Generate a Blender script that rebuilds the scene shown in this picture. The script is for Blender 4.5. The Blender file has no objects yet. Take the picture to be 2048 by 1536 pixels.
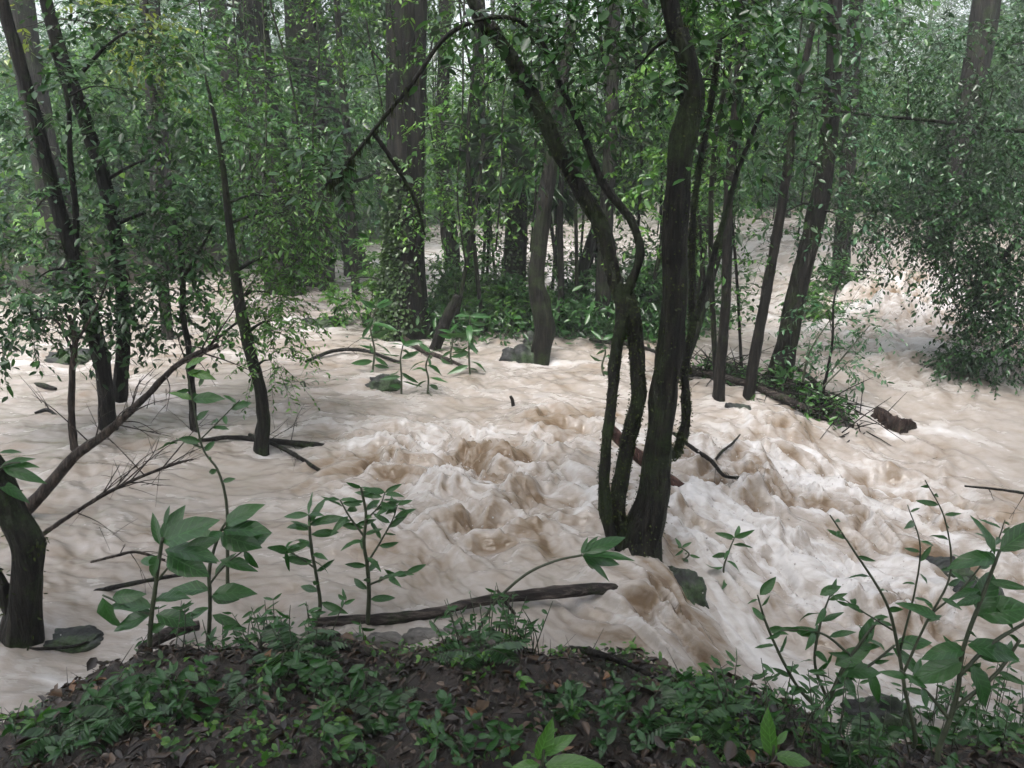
import bpy, math, random
import numpy as np
from mathutils import Vector, Matrix, Quaternion

# ------------------------------------------------------------------ camera, sky, sun, exposure
S = bpy.context.scene
COL = S.collection
CAM = np.array([0.0, 0.0, 2.3]); PITCH = math.radians(15.5); FPX = 1024 / math.tan(math.radians(33.0))
cam = bpy.data.cameras.new('camera'); camo = bpy.data.objects.new('camera', cam); COL.objects.link(camo)
camo.location = CAM; camo.rotation_euler = (math.radians(90) - PITCH, 0, 0)
cam.sensor_fit = 'HORIZONTAL'; cam.angle = math.radians(66); cam.clip_start = 0.02; cam.clip_end = 1500
S.camera = camo

SUN_EL, SUN_AZ = 62.0, 200.0
w = bpy.data.worlds.new('World'); S.world = w; w.use_nodes = True
nt = w.node_tree; nt.nodes.clear()
sky = nt.nodes.new('ShaderNodeTexSky'); sky.sky_type = 'NISHITA'; sky.sun_disc = False
sky.sun_elevation = math.radians(SUN_EL); sky.sun_rotation = math.radians(SUN_AZ)
sky.air_density = 1.0; sky.dust_density = 6.0; sky.ozone_density = 1.0
hs = nt.nodes.new('ShaderNodeHueSaturation'); hs.inputs['Saturation'].default_value = 0.38
bg = nt.nodes.new('ShaderNodeBackground'); bg.inputs['Strength'].default_value = 0.15
wo = nt.nodes.new('ShaderNodeOutputWorld')
nt.links.new(sky.outputs[0], hs.inputs['Color']); nt.links.new(hs.outputs[0], bg.inputs['Color']); nt.links.new(bg.outputs[0], wo.inputs['Surface'])
sl = bpy.data.lights.new('sun', 'SUN'); sl.energy = 1.4; sl.angle = math.radians(25); sl.color = (1.0, 0.97, 0.93)
slo = bpy.data.objects.new('sun', sl); COL.objects.link(slo)
slo.rotation_euler = (math.radians(90 - SUN_EL), 0, math.radians(180 - SUN_AZ))
S.view_settings.view_transform = 'Standard'; S.view_settings.look = 'None'
S.view_settings.exposure = 1.58; S.view_settings.gamma = 1.0; S.view_settings.use_curve_mapping = False
S.render.engine = 'CYCLES'
cy = S.cycles
cy.max_bounces = 4; cy.diffuse_bounces = 2; cy.glossy_bounces = 2; cy.transmission_bounces = 3; cy.volume_bounces = 0; cy.transparent_max_bounces = 4
cy.use_denoising = True; cy.caustics_reflective = False; cy.caustics_refractive = False
cy.sample_clamp_indirect = 4.0; cy.use_adaptive_sampling = True; cy.adaptive_threshold = 0.03

# ------------------------------------------------------------------ projection helpers (photo pixel -> place in the world)
SP, CP = math.sin(PITCH), math.cos(PITCH)
RT = np.array([1.0, 0, 0]); UPV = np.array([0, SP, CP]); FW = np.array([0, CP, -SP])
def ray(px, py):
    a = (px - 1024) / FPX; b = (py - 768) / FPX
    return np.array([a, CP - b * SP, -SP - b * CP])
def sstep(a, b, x):
    t = np.clip((x - a) / (b - a), 0, 1); return t * t * (3 - 2 * t)
def level(x, y):                                    # mean height of the flood water
    x = np.asarray(x, float); y = np.asarray(y, float)
    s = ((x - 0.5) * 0.85 - (y - 4.3) * 0.5) / 1.5
    drop = -0.45 * sstep(0, 1, s) * (1 - sstep(6.0, 9.5, y))
    return drop + 0.05 * np.clip(y - 7, 0, 14) * sstep(2, 6, x) + (.12 * sstep(10.0, 12.8, y + .25 * np.sin(x * 2)) + .3 * sstep(14, 15.6, y + .3 * np.sin(x * 1.3))) * sstep(4, 6, x)
def PW(px, py):                                     # where the sight line meets the water
    d = ray(px, py); z = 0.0
    for _ in range(12):
        t = (z - CAM[2]) / d[2]; p = CAM + d * t; z = float(level(p[0], p[1]))
    return p
def PY(px, py, Y):                                  # where the sight line meets the upright plane y = Y
    d = ray(px, py); return CAM + d * (Y / d[1])
def pxm(p): return float(np.dot(np.asarray(p) - CAM, FW)) / FPX      # metres per photo pixel at p
def sdir(deg, k=0.0):
    a = math.radians(deg); v = math.cos(a) * RT + math.sin(a) * UPV + k * FW; return v / np.linalg.norm(v)

# ------------------------------------------------------------------ noise
def _h(ix, iy, iz, s):
    n = (ix.astype(np.int64) * 374761393 + iy.astype(np.int64) * 668265263 + iz.astype(np.int64) * 2147483647 + s * 1274126177) & 0xffffffff
    n = ((n ^ (n >> 13)) * 1274126177) & 0xffffffff
    n = ((n ^ (n >> 16)) * 2246822519) & 0xffffffff
    return (n ^ (n >> 15)) & 0xffff
def noise2(x, y, s=0):
    x0 = np.floor(x); y0 = np.floor(y); fx = x - x0; fy = y - y0
    u = fx ** 3 * (fx * (fx * 6 - 15) + 10); v = fy ** 3 * (fy * (fy * 6 - 15) + 10)
    z = np.zeros_like(x0); r = []
    for dx in (0, 1):
        for dy in (0, 1):
            a = _h(x0 + dx, y0 + dy, z, s) * (2 * math.pi / 65536)
            r.append(np.cos(a) * (fx - dx) + np.sin(a) * (fy - dy))
    return ((r[0] * (1 - v) + r[1] * v) * (1 - u) + (r[2] * (1 - v) + r[3] * v) * u) * 1.5
def fbm(x, y, o=4, s=0, g=0.5):
    t = 0; a = 1.0
    for i in range(o):
        t = t + a * noise2(x * 2 ** i + 17.3 * i, y * 2 ** i - 9.1 * i, s + i); a *= g
    return t

# ------------------------------------------------------------------ meshes and objects
def newmesh(name, V, faces, mats, smooth=True, midx=None, uv=None, attrs=None):
    V = np.asarray(V, np.float32); faces = [np.asarray(f, np.int32) for f in faces if len(f)]
    me = bpy.data.meshes.new(name); me.vertices.add(len(V)); me.vertices.foreach_set('co', V.ravel())
    loops = np.concatenate([f.ravel() for f in faces]); tot = np.concatenate([np.full(len(f), f.shape[1], np.int32) for f in faces])
    me.loops.add(len(loops)); me.loops.foreach_set('vertex_index', loops)
    me.polygons.add(len(tot)); st = np.concatenate([[0], np.cumsum(tot)[:-1]]).astype(np.int32)
    me.polygons.foreach_set('loop_start', st); me.polygons.foreach_set('loop_total', tot)
    me.polygons.foreach_set('use_smooth', np.full(len(tot), smooth, bool))
    for m in (mats if isinstance(mats, (list, tuple)) else [mats]): me.materials.append(m)
    if midx is not None: me.polygons.foreach_set('material_index', np.asarray(midx, np.int32))
    if uv is not None:
        l = me.uv_layers.new(name='UVMap'); l.data.foreach_set('uv', np.asarray(uv, np.float32)[loops].ravel())
    for k, v in (attrs or {}).items():
        at = me.attributes.new(k, 'FLOAT', 'POINT'); at.data.foreach_set('value', np.asarray(v, np.float32))
    me.update(calc_edges=True); return me
def obj(name, me, parent=None, loc=(0, 0, 0)):
    o = bpy.data.objects.new(name, me); COL.objects.link(o); o.parent = parent; o.location = loc; return o
def tag(o, label, cat, group=None, kind=None):
    if label: o['label'] = label
    if cat: o['category'] = cat
    if group: o['group'] = group
    if kind: o['kind'] = kind
    return o
def thing(name, label, cat, loc, group=None):
    return tag(obj(name, None, None, tuple(loc)), label, cat, group)
class Buf:                                           # collects geometry for ONE mesh
    def __init__(s): s.V = []; s.F = []; s.n = 0; s.M = []; s.uv = []
    def add(s, V, F, m=0):
        V = np.asarray(V)
        for f in F:
            if len(f): s.F.append(np.asarray(f) + s.n); s.M.append(np.full(len(f), m))
        s.V.append(V); s.n += len(V)
    def build(s, name, mats, parent=None, origin=(0, 0, 0), smooth=True):
        V = np.concatenate(s.V) - np.asarray(origin)
        order = np.argsort([f.shape[1] for f in s.F], kind='stable')
        F = [s.F[i] for i in order]; M = np.concatenate([s.M[i] for i in order])
        return obj(name, newmesh(name, V, F, mats, smooth, M), parent)
def smoothpath(P, n):
    P = np.asarray(P, float); k = len(P)
    if k == 2: t = np.linspace(0, 1, n)[:, None]; return P[0] * (1 - t) + P[1] * t
    E = np.vstack([2 * P[0] - P[1], P, 2 * P[-1] - P[-2]]); u = np.linspace(0, k - 1, n); i = np.minimum(u.astype(int), k - 2); t = (u - i)[:, None]
    p0, p1, p2, p3 = E[i], E[i + 1], E[i + 2], E[i + 3]
    return 0.5 * (2 * p1 + (p2 - p0) * t + (2 * p0 - 5 * p1 + 4 * p2 - p3) * t ** 2 + (3 * p1 - p0 - 3 * p2 + p3) * t ** 3)
def interp1(R, n): R = np.asarray(R, float); return np.interp(np.linspace(0, 1, n), np.linspace(0, 1, len(R)), R)
def tube(P, R, sides=8, n=None, rough=0.0, seed=0, flute=0.0, nf=5, cap=True):
    P = np.asarray(P, float); n = n or len(P); P2 = smoothpath(P, n) if n != len(P) else P; R2 = interp1(R, n)
    T = np.gradient(P2, axis=0); T /= np.linalg.norm(T, axis=1)[:, None] + 1e-9
    ref = np.array([0.0, 1, 0]) if abs(T[:, 1].mean()) < 0.9 else np.array([1.0, 0, 0])
    A = np.cross(T, ref); A /= np.linalg.norm(A, axis=1)[:, None] + 1e-9; B = np.cross(T, A)
    th = np.linspace(0, 2 * math.pi, sides, endpoint=False)
    rr = np.ones((n, sides))
    if flute: rr += flute * np.cos(th * nf + seed + 0.8 * np.sin(np.linspace(0, 4, n))[:, None])
    if rough:
        L = np.concatenate([[0], np.cumsum(np.linalg.norm(np.diff(P2, axis=0), axis=1))])[:, None] / max(R2.mean(), 1e-4)
        rr += rough * noise2(np.cos(th)[None] * 1.6 + 7 + seed * 3.1 + 0 * L, L * 0.28 + np.sin(th)[None] * 1.6, seed) \
            + rough * 0.6 * noise2(np.cos(th)[None] * 4.5 + 3 + 0 * L, L * 0.35 + np.sin(th)[None] * 4.5 + seed, seed + 5)
    V = P2[:, None] + R2[:, None, None] * rr[..., None] * (np.cos(th)[None, :, None] * A[:, None] + np.sin(th)[None, :, None] * B[:, None])
    i = np.arange(n - 1)[:, None] * sides; j = np.arange(sides)[None]; k = (j + 1) % sides
    Q = np.stack([i + j, i + k, i + sides + k, i + sides + j], -1).reshape(-1, 4)
    V = V.reshape(-1, 3); F = [Q]
    if cap:
        V = np.vstack([V, P2[0], P2[-1]]); a = n * sides; jj = np.arange(sides); kk = (jj + 1) % sides; e = (n - 1) * sides
        F.append(np.stack([np.full(sides, a), kk, jj], -1)); F.append(np.stack([np.full(sides, a + 1), e + jj, e + kk], -1))
    return V, F
def nrm(a): return a / (np.linalg.norm(a, axis=-1, keepdims=True) + 1e-9)
def leaves(P, D, N, L, wr=0.42, fold=0.06, droop=0.15):   # folded leaf blades: 6 verts, 2 quads each
    n = len(P); L = np.broadcast_to(np.asarray(L, float), (n,))[:, None]; wr = np.broadcast_to(np.asarray(wr, float), (n,))[:, None] * 1.18
    D = nrm(D); Sd = nrm(np.cross(D, N)); Nn = np.cross(Sd, D)
    def pt(t, s, u): return P + D * L * t + Sd * (L * wr * s) + Nn * (L * (u * fold - droop * t * t))
    V = np.stack([pt(0, 0, 0), pt(.3, .42, .6), pt(.68, .38, .6), pt(1, 0, 0), pt(.68, -.38, .6), pt(.3, -.42, .6)], 1).reshape(-1, 3)
    b = np.arange(n)[:, None] * 6
    return V, [np.concatenate([b + np.array([[0, 1, 2, 3]]), b + np.array([[0, 3, 4, 5]])])]
def diamonds(P, D, N, L, wr=0.45):
    n = len(P); L = np.broadcast_to(np.asarray(L, float), (n,))[:, None]
    D = nrm(D); Sd = nrm(np.cross(D, N)); Nn = np.cross(Sd, D)
    V = np.stack([P, P + D * L * .45 + Sd * L * wr * .5 + Nn * L * .08, P + D * L - Nn * L * .1, P + D * L * .45 - Sd * L * wr * .5 + Nn * L * .08], 1).reshape(-1, 3)
    b = np.arange(n)[:, None] * 4
    return V, [b + np.array([[0, 1, 2, 3]])]
def twigs(rng, O, D, L, k, droop=0.35):               # leaf places along drooping twigs
    n = len(O); L = np.broadcast_to(np.asarray(L, float), (n,)); t = (np.arange(k) + 0.6) / k
    t = t[None] + rng.uniform(-.3, .3, (n, k)) / k
    Z = np.zeros((n, k, 3)); Z[..., 2] = -droop * L[:, None] * t ** 2
    P = O[:, None] + D[:, None] * (L[:, None] * t)[..., None] + Z
    Tn = D[:, None] + np.stack([0 * t, 0 * t, -2 * droop * t], -1); Tn = nrm(Tn)
    side = nrm(np.cross(Tn, np.array([0, 0, 1.0]) + rng.normal(0, .25, (n, k, 3))))
    sg = np.where(np.arange(k) % 2 == 0, 1.0, -1.0)[None, :, None]
    LD = nrm(Tn * rng.uniform(.35, .8, (n, k, 1)) + side * sg + rng.normal(0, .25, (n, k, 3)) + np.array([0, 0, -.25]))
    N = nrm(np.array([0, 0, 1.0]) + rng.normal(0, .45, (n, k, 3)))
    return P.reshape(-1, 3), LD.reshape(-1, 3), N.reshape(-1, 3)
def twigwood(buf, O, D, L, droop, r, m, sides=3):
    n = len(O); L = np.broadcast_to(np.asarray(L, float), (n,)); t = np.array([0, .5, 1.0])
    P = O[:, None] + D[:, None] * (L[:, None] * t)[..., None]; P[..., 2] -= droop * L[:, None] * t ** 2
    A = nrm(np.cross(D, np.array([0.1, 0.2, 1.0]))); B = np.cross(D, A); th = np.arange(sides) * 2 * math.pi / sides
    C = np.cos(th)[None, None, :, None] * A[:, None, None] + np.sin(th)[None, None, :, None] * B[:, None, None]
    R = (r * np.array([1, .7, .3]))[None, :, None, None]
    V = (P[:, :, None] + C * R).reshape(-1, 3); b = (np.arange(n) * 3 * sides)[:, None, None, None]
    i = (np.arange(2) * sides)[None, :, None, None]; j = np.arange(sides)[None, None, :, None]; kk = (j + 1) % sides
    Q = np.concatenate([b + i + j, b + i + kk, b + i + sides + kk, b + i + sides + j], -1).reshape(-1, 4)
    buf.add(V, [Q], m)
def inball(rng, n, C, R):
    d = nrm(rng.normal(0, 1, (n, 3))); r = rng.uniform(.25, 1, (n, 1)) ** .55
    return np.asarray(C) + d * r * np.asarray(R), d

# ------------------------------------------------------------------ materials
def mat(name):
    m = bpy.data.materials.new(name); m.use_nodes = True; n = m.node_tree; n.nodes.clear()
    out = n.nodes.new('ShaderNodeOutputMaterial'); b = n.nodes.new('ShaderNodeBsdfPrincipled'); n.links.new(b.outputs[0], out.inputs[0])
    def N(t, **k):
        x = n.nodes.new('ShaderNode' + t)
        for a, v in k.items():
            if a in x.inputs: x.inputs[a].default_value = v
            else: setattr(x, a, v)
        return x
    return m, n.links.new, N, b, out
def ramp(N, *st):
    r = N('ValToRGB'); e = r.color_ramp.elements
    while len(e) < len(st): e.new(0.5)
    for x, (p, c) in zip(e, st): x.position = p; x.color = (*c, 1)
    return r
def leaf_mat(name, dark, mid, lite, rough=0.32, trans=0.25, spec=0.5, veins=False, holes=0):
    m, L, N, b, out = mat(name)
    g = N('NewGeometry'); oi = N('ObjectInfo')
    mx = N('Math', operation='MULTIPLY_ADD'); mx.inputs[1].default_value = 0.75; L(g.outputs['Random Per Island'], mx.inputs[0])
    o2 = N('Math', operation='MULTIPLY'); o2.inputs[1].default_value = 0.25; L(oi.outputs['Random'], o2.inputs[0]); L(o2.outputs[0], mx.inputs[2])
    r = ramp(N, (0.0, tuple(c * .8 for c in dark)), (0.55, mid), (0.92, lite), (1.0, tuple(c * 1.5 for c in lite))); L(mx.outputs[0], r.inputs[0])
    col = r.outputs[0]
    if veins:
        uv = N('UVMap'); sx = N('SeparateXYZ'); L(uv.outputs[0], sx.inputs[0])
        ax = N('Math', operation='ABSOLUTE'); L(sx.outputs[0], ax.inputs[0])
        md = N('MapRange'); md.inputs['From Min'].default_value = 0.02; md.inputs['From Max'].default_value = 0.07; L(ax.outputs[0], md.inputs[0])
        ma = N('Math', operation='MULTIPLY_ADD'); ma.inputs[1].default_value = -0.22; L(ax.outputs[0], ma.inputs[0]); L(sx.outputs[1], ma.inputs[2])
        mm = N('Math', operation='MULTIPLY'); mm.inputs[1].default_value = 7.0; L(ma.outputs[0], mm.inputs[0])
        fr = N('Math', operation='FRACT'); L(mm.outputs[0], fr.inputs[0])
        pp = N('Math', operation='PINGPONG'); pp.inputs[1].default_value = 0.5; L(fr.outputs[0], pp.inputs[0])
        mv = N('MapRange'); mv.inputs['From Min'].default_value = 0.0; mv.inputs['From Max'].default_value = 0.16; L(pp.outputs[0], mv.inputs[0])
        mn = N('Math', operation='MINIMUM'); L(md.outputs[0], mn.inputs[0]); L(mv.outputs[0], mn.inputs[1])
        mc = N('MixRGB'); mc.inputs[1].default_value = (*[c * 1.45 + .006 for c in mid], 1); L(mn.outputs[0], mc.inputs[0]); L(col, mc.inputs[2])
        nz = N('TexNoise', Scale=14.0, Detail=3.0); m2 = N('MixRGB', blend_type='MULTIPLY'); m2.inputs[0].default_value = 0.5
        rr = ramp(N, (0.3, (.55, .55, .5)), (0.7, (1.15, 1.15, 1.1))); L(nz.outputs[0], rr.inputs[0]); L(mc.outputs[0], m2.inputs[1]); L(rr.outputs[0], m2.inputs[2]); col = m2.outputs[0]
        bp = N('Bump', Strength=0.2, Distance=0.004); L(mn.outputs[0], bp.inputs['Height']); L(bp.outputs[0], b.inputs['Normal'])
    L(col, b.inputs['Base Color']); b.inputs['Roughness'].default_value = rough; b.inputs['Specular IOR Level'].default_value = spec
    tr = N('BsdfTranslucent'); m3 = N('MixRGB', blend_type='MULTIPLY'); m3.inputs[0].default_value = 1; m3.inputs[2].default_value = (1.5, 1.6, .7, 1); L(col, m3.inputs[1]); L(m3.outputs[0], tr.inputs[0])
    ms = N('MixShader'); ms.inputs[0].default_value = trans; L(b.outputs[0], ms.inputs[1]); L(tr.outputs[0], ms.inputs[2]); L(ms.outputs[0], out.inputs[0])
    return m
def bark_mat(name, c1, c2, moss=0.4, mossc=(.02, .032, .010), sc=(34, 34, 5), lich=0.15):
    m, L, N, b, out = mat(name)
    tc = N('TexCoord'); mp = N('Mapping'); mp.inputs['Scale'].default_value = sc; L(tc.outputs['Object'], mp.inputs[0])
    n1 = N('TexNoise', Scale=1.0, Detail=6.0, Roughness=0.65); L(mp.outputs[0], n1.inputs[0])
    vo = N('TexVoronoi', Scale=0.9); vo.feature = 'DISTANCE_TO_EDGE'; L(mp.outputs[0], vo.inputs[0])
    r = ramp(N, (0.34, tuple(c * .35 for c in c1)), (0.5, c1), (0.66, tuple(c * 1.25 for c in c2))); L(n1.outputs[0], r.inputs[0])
    n2 = N('TexNoise', Scale=3.5, Detail=5.0, Roughness=0.7); L(tc.outputs['Object'], n2.inputs[0])
    mr = N('MapRange'); mr.inputs['From Min'].default_value = .62 - moss * .3; mr.inputs['From Max'].default_value = .7 - moss * .2; mr.inputs['To Max'].default_value = 0.85; L(n2.outputs[0], mr.inputs[0])
    n3 = N('TexNoise', Scale=60.0, Detail=3.0); L(tc.outputs['Object'], n3.inputs[0])
    rm = ramp(N, (0.35, tuple(c * .5 for c in mossc)), (0.7, tuple(c * 1.5 for c in mossc))); L(n3.outputs[0], rm.inputs[0])
    mc = N('MixRGB'); L(mr.outputs[0], mc.inputs[0]); L(r.outputs[0], mc.inputs[1]); L(rm.outputs[0], mc.inputs[2])
    col = mc.outputs[0]
    if lich:
        n4 = N('TexNoise', Scale=8.0, Detail=4.0, Roughness=.75); L(tc.outputs['Object'], n4.inputs[0])
        ml = N('MapRange'); ml.inputs['From Min'].default_value = .62; ml.inputs['From Max'].default_value = .68; ml.inputs['To Max'].default_value = lich; L(n4.outputs[0], ml.inputs[0])
        m5 = N('MixRGB'); m5.inputs[2].default_value = (.09, .1, .08, 1); L(ml.outputs[0], m5.inputs[0]); L(col, m5.inputs[1]); col = m5.outputs[0]
    L(col, b.inputs['Base Color'])
    b.inputs['Roughness'].default_value = 0.62; b.inputs['Specular IOR Level'].default_value = 0.2
    ad = N('Math', operation='MULTIPLY_ADD'); ad.inputs[1].default_value = 0.6; L(vo.outputs[0], ad.inputs[0]); L(n1.outputs[0], ad.inputs[2])
    bp = N('Bump', Strength=1.0, Distance=0.03); L(ad.outputs[0], bp.inputs['Height']); L(bp.outputs[0], b.inputs['Normal'])
    return m
def plain(name, c1, c2, rough=.6, sc=20, bump=.5, dist=.01, detail=6.0, spec=.5):
    m, L, N, b, out = mat(name); tc = N('TexCoord'); n1 = N('TexNoise', Scale=sc, Detail=detail, Roughness=.65); L(tc.outputs['Object'], n1.inputs[0])
    r = ramp(N, (0.32, c1), (0.68, c2)); L(n1.outputs[0], r.inputs[0]); L(r.outputs[0], b.inputs['Base Color']); b.inputs['Roughness'].default_value = rough
    b.inputs['Specular IOR Level'].default_value = spec
    bp = N('Bump', Strength=bump, Distance=dist); L(n1.outputs[0], bp.inputs['Height']); L(bp.outputs[0], b.inputs['Normal']); return m

M_leafA = leaf_mat('leaf_deep_green', (.010, .038, .010), (.028, .090, .020), (.06, .155, .032))
M_leafB = leaf_mat('leaf_mid_green', (.017, .06, .010), (.046, .13, .020), (.11, .22, .034), trans=.32)
M_leafC = leaf_mat('leaf_blue_green', (.012, .045, .020), (.032, .098, .042), (.07, .16, .07))
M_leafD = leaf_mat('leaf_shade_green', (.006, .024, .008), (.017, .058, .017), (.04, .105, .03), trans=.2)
M_leafY = leaf_mat('leaf_yellow_green', (.05, .085, .015), (.12, .17, .025), (.26, .28, .04), trans=.4)
M_ivy = leaf_mat('ivy_green', (.016, .036, .010), (.036, .075, .020), (.07, .12, .035), rough=.4)
M_fern = leaf_mat('frond_green', (.015, .045, .015), (.035, .085, .03), (.06, .12, .05), rough=.28)
M_plant = leaf_mat('plant_leaf_green', (.012, .046, .012), (.022, .078, .018), (.042, .12, .028), rough=.28, trans=.22, veins=True)
M_bright = leaf_mat('fresh_leaf_green', (.04, .11, .02), (.06, .15, .03), (.09, .2, .04), rough=.25, trans=.3, veins=True)
M_dead = leaf_mat('dead_leaf_brown', (.012, .008, .006), (.032, .019, .012), (.10, .06, .035), rough=.35, trans=.05)
M_orange = leaf_mat('orange_leaf', (.09, .045, .02), (.15, .075, .032), (.22, .13, .06), rough=.4, trans=.05)
M_moss = leaf_mat('moss_green', (.012, .018, .006), (.026, .036, .010), (.055, .068, .02), rough=.7, trans=.2, spec=.2)
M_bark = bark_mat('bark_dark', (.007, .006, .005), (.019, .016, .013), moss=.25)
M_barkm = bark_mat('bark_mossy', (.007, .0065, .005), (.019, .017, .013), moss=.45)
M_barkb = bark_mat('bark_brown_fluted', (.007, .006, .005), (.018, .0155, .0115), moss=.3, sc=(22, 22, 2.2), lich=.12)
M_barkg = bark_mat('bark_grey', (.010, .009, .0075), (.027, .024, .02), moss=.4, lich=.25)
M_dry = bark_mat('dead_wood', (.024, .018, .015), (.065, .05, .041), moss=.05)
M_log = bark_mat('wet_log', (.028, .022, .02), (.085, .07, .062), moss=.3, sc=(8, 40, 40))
M_stem = plain('green_stem', (.02, .028, .014), (.05, .06, .03), sc=30)
M_rock = bark_mat('mossy_rock', (.032, .034, .034), (.085, .085, .085), moss=.55, mossc=(.03, .055, .02), sc=(6, 6, 6))
M_pale = plain('pale_stone', (.045, .042, .04), (.15, .14, .13), rough=.7, sc=14)

# ------------------------------------------------------------------ water
def water_mat():
    m, L, N, b, out = mat('flood_water')
    a = N('Attribute'); a.attribute_name = 'foam_skylight'; q = N('Attribute'); q.attribute_name = 'rough'
    tc = N('TexCoord'); mp = N('Mapping'); mp.inputs['Rotation'].default_value = (0, 0, math.radians(40)); mp.inputs['Scale'].default_value = (8, 20, 8); L(tc.outputs['Object'], mp.inputs[0])
    n0 = N('TexNoise', Scale=.35, Detail=2.0); L(mp.outputs[0], n0.inputs[0])
    n1 = N('TexNoise', Scale=1.0, Detail=5.0, Roughness=.58, Distortion=.25); L(mp.outputs[0], n1.inputs[0])
    c = N('Math', operation='SUBTRACT'); c.inputs[1].default_value = .5; L(n1.outputs[0], c.inputs[0])
    am = N('Math', operation='MULTIPLY_ADD'); am.inputs[1].default_value = .95; am.inputs[2].default_value = .22; L(q.outputs['Fac'], am.inputs[0])
    mu = N('Math', operation='MULTIPLY'); L(c.outputs[0], mu.inputs[0]); L(am.outputs[0], mu.inputs[1])
    ad = N('Math', operation='ADD'); L(a.outputs['Fac'], ad.inputs[0]); L(mu.outputs[0], ad.inputs[1])
    r = ramp(N, (0.0, (.12, .082, .05)), (0.22, (.19, .15, .114)), (0.45, (.258, .226, .199)), (0.7, (.33, .304, .285)), (1.0, (.465, .452, .452))); L(ad.outputs[0], r.inputs[0])
    L(r.outputs[0], b.inputs['Base Color'])
    rr = N('MapRange'); rr.inputs['From Min'].default_value = .4; rr.inputs['From Max'].default_value = 1.0; rr.inputs['To Min'].default_value = .12; rr.inputs['To Max'].default_value = .5; L(ad.outputs[0], rr.inputs[0]); L(rr.outputs[0], b.inputs['Roughness'])
    b.inputs['Specular IOR Level'].default_value = .5; b.inputs['IOR'].default_value = 1.33
    st = N('Math', operation='MULTIPLY_ADD'); st.inputs[1].default_value = .3; st.inputs[2].default_value = .06; L(q.outputs['Fac'], st.inputs[0])
    bp = N('Bump', Distance=.045); L(st.outputs[0], bp.inputs['Strength']); L(n1.outputs[0], bp.inputs['Height']); L(bp.outputs[0], b.inputs['Normal'])
    return m
def flowcoord(x, y, deg):
    a = math.radians(deg); return x * math.cos(a) + y * math.sin(a), -x * math.sin(a) + y * math.cos(a)
def spot(x, y, px, py, r, ry=None, deg=0):
    c = PW(px, py); u, v = flowcoord(x - c[0], y - c[1], deg); return np.exp(-(u / r) ** 2 - (v / (ry or r)) ** 2)
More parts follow.
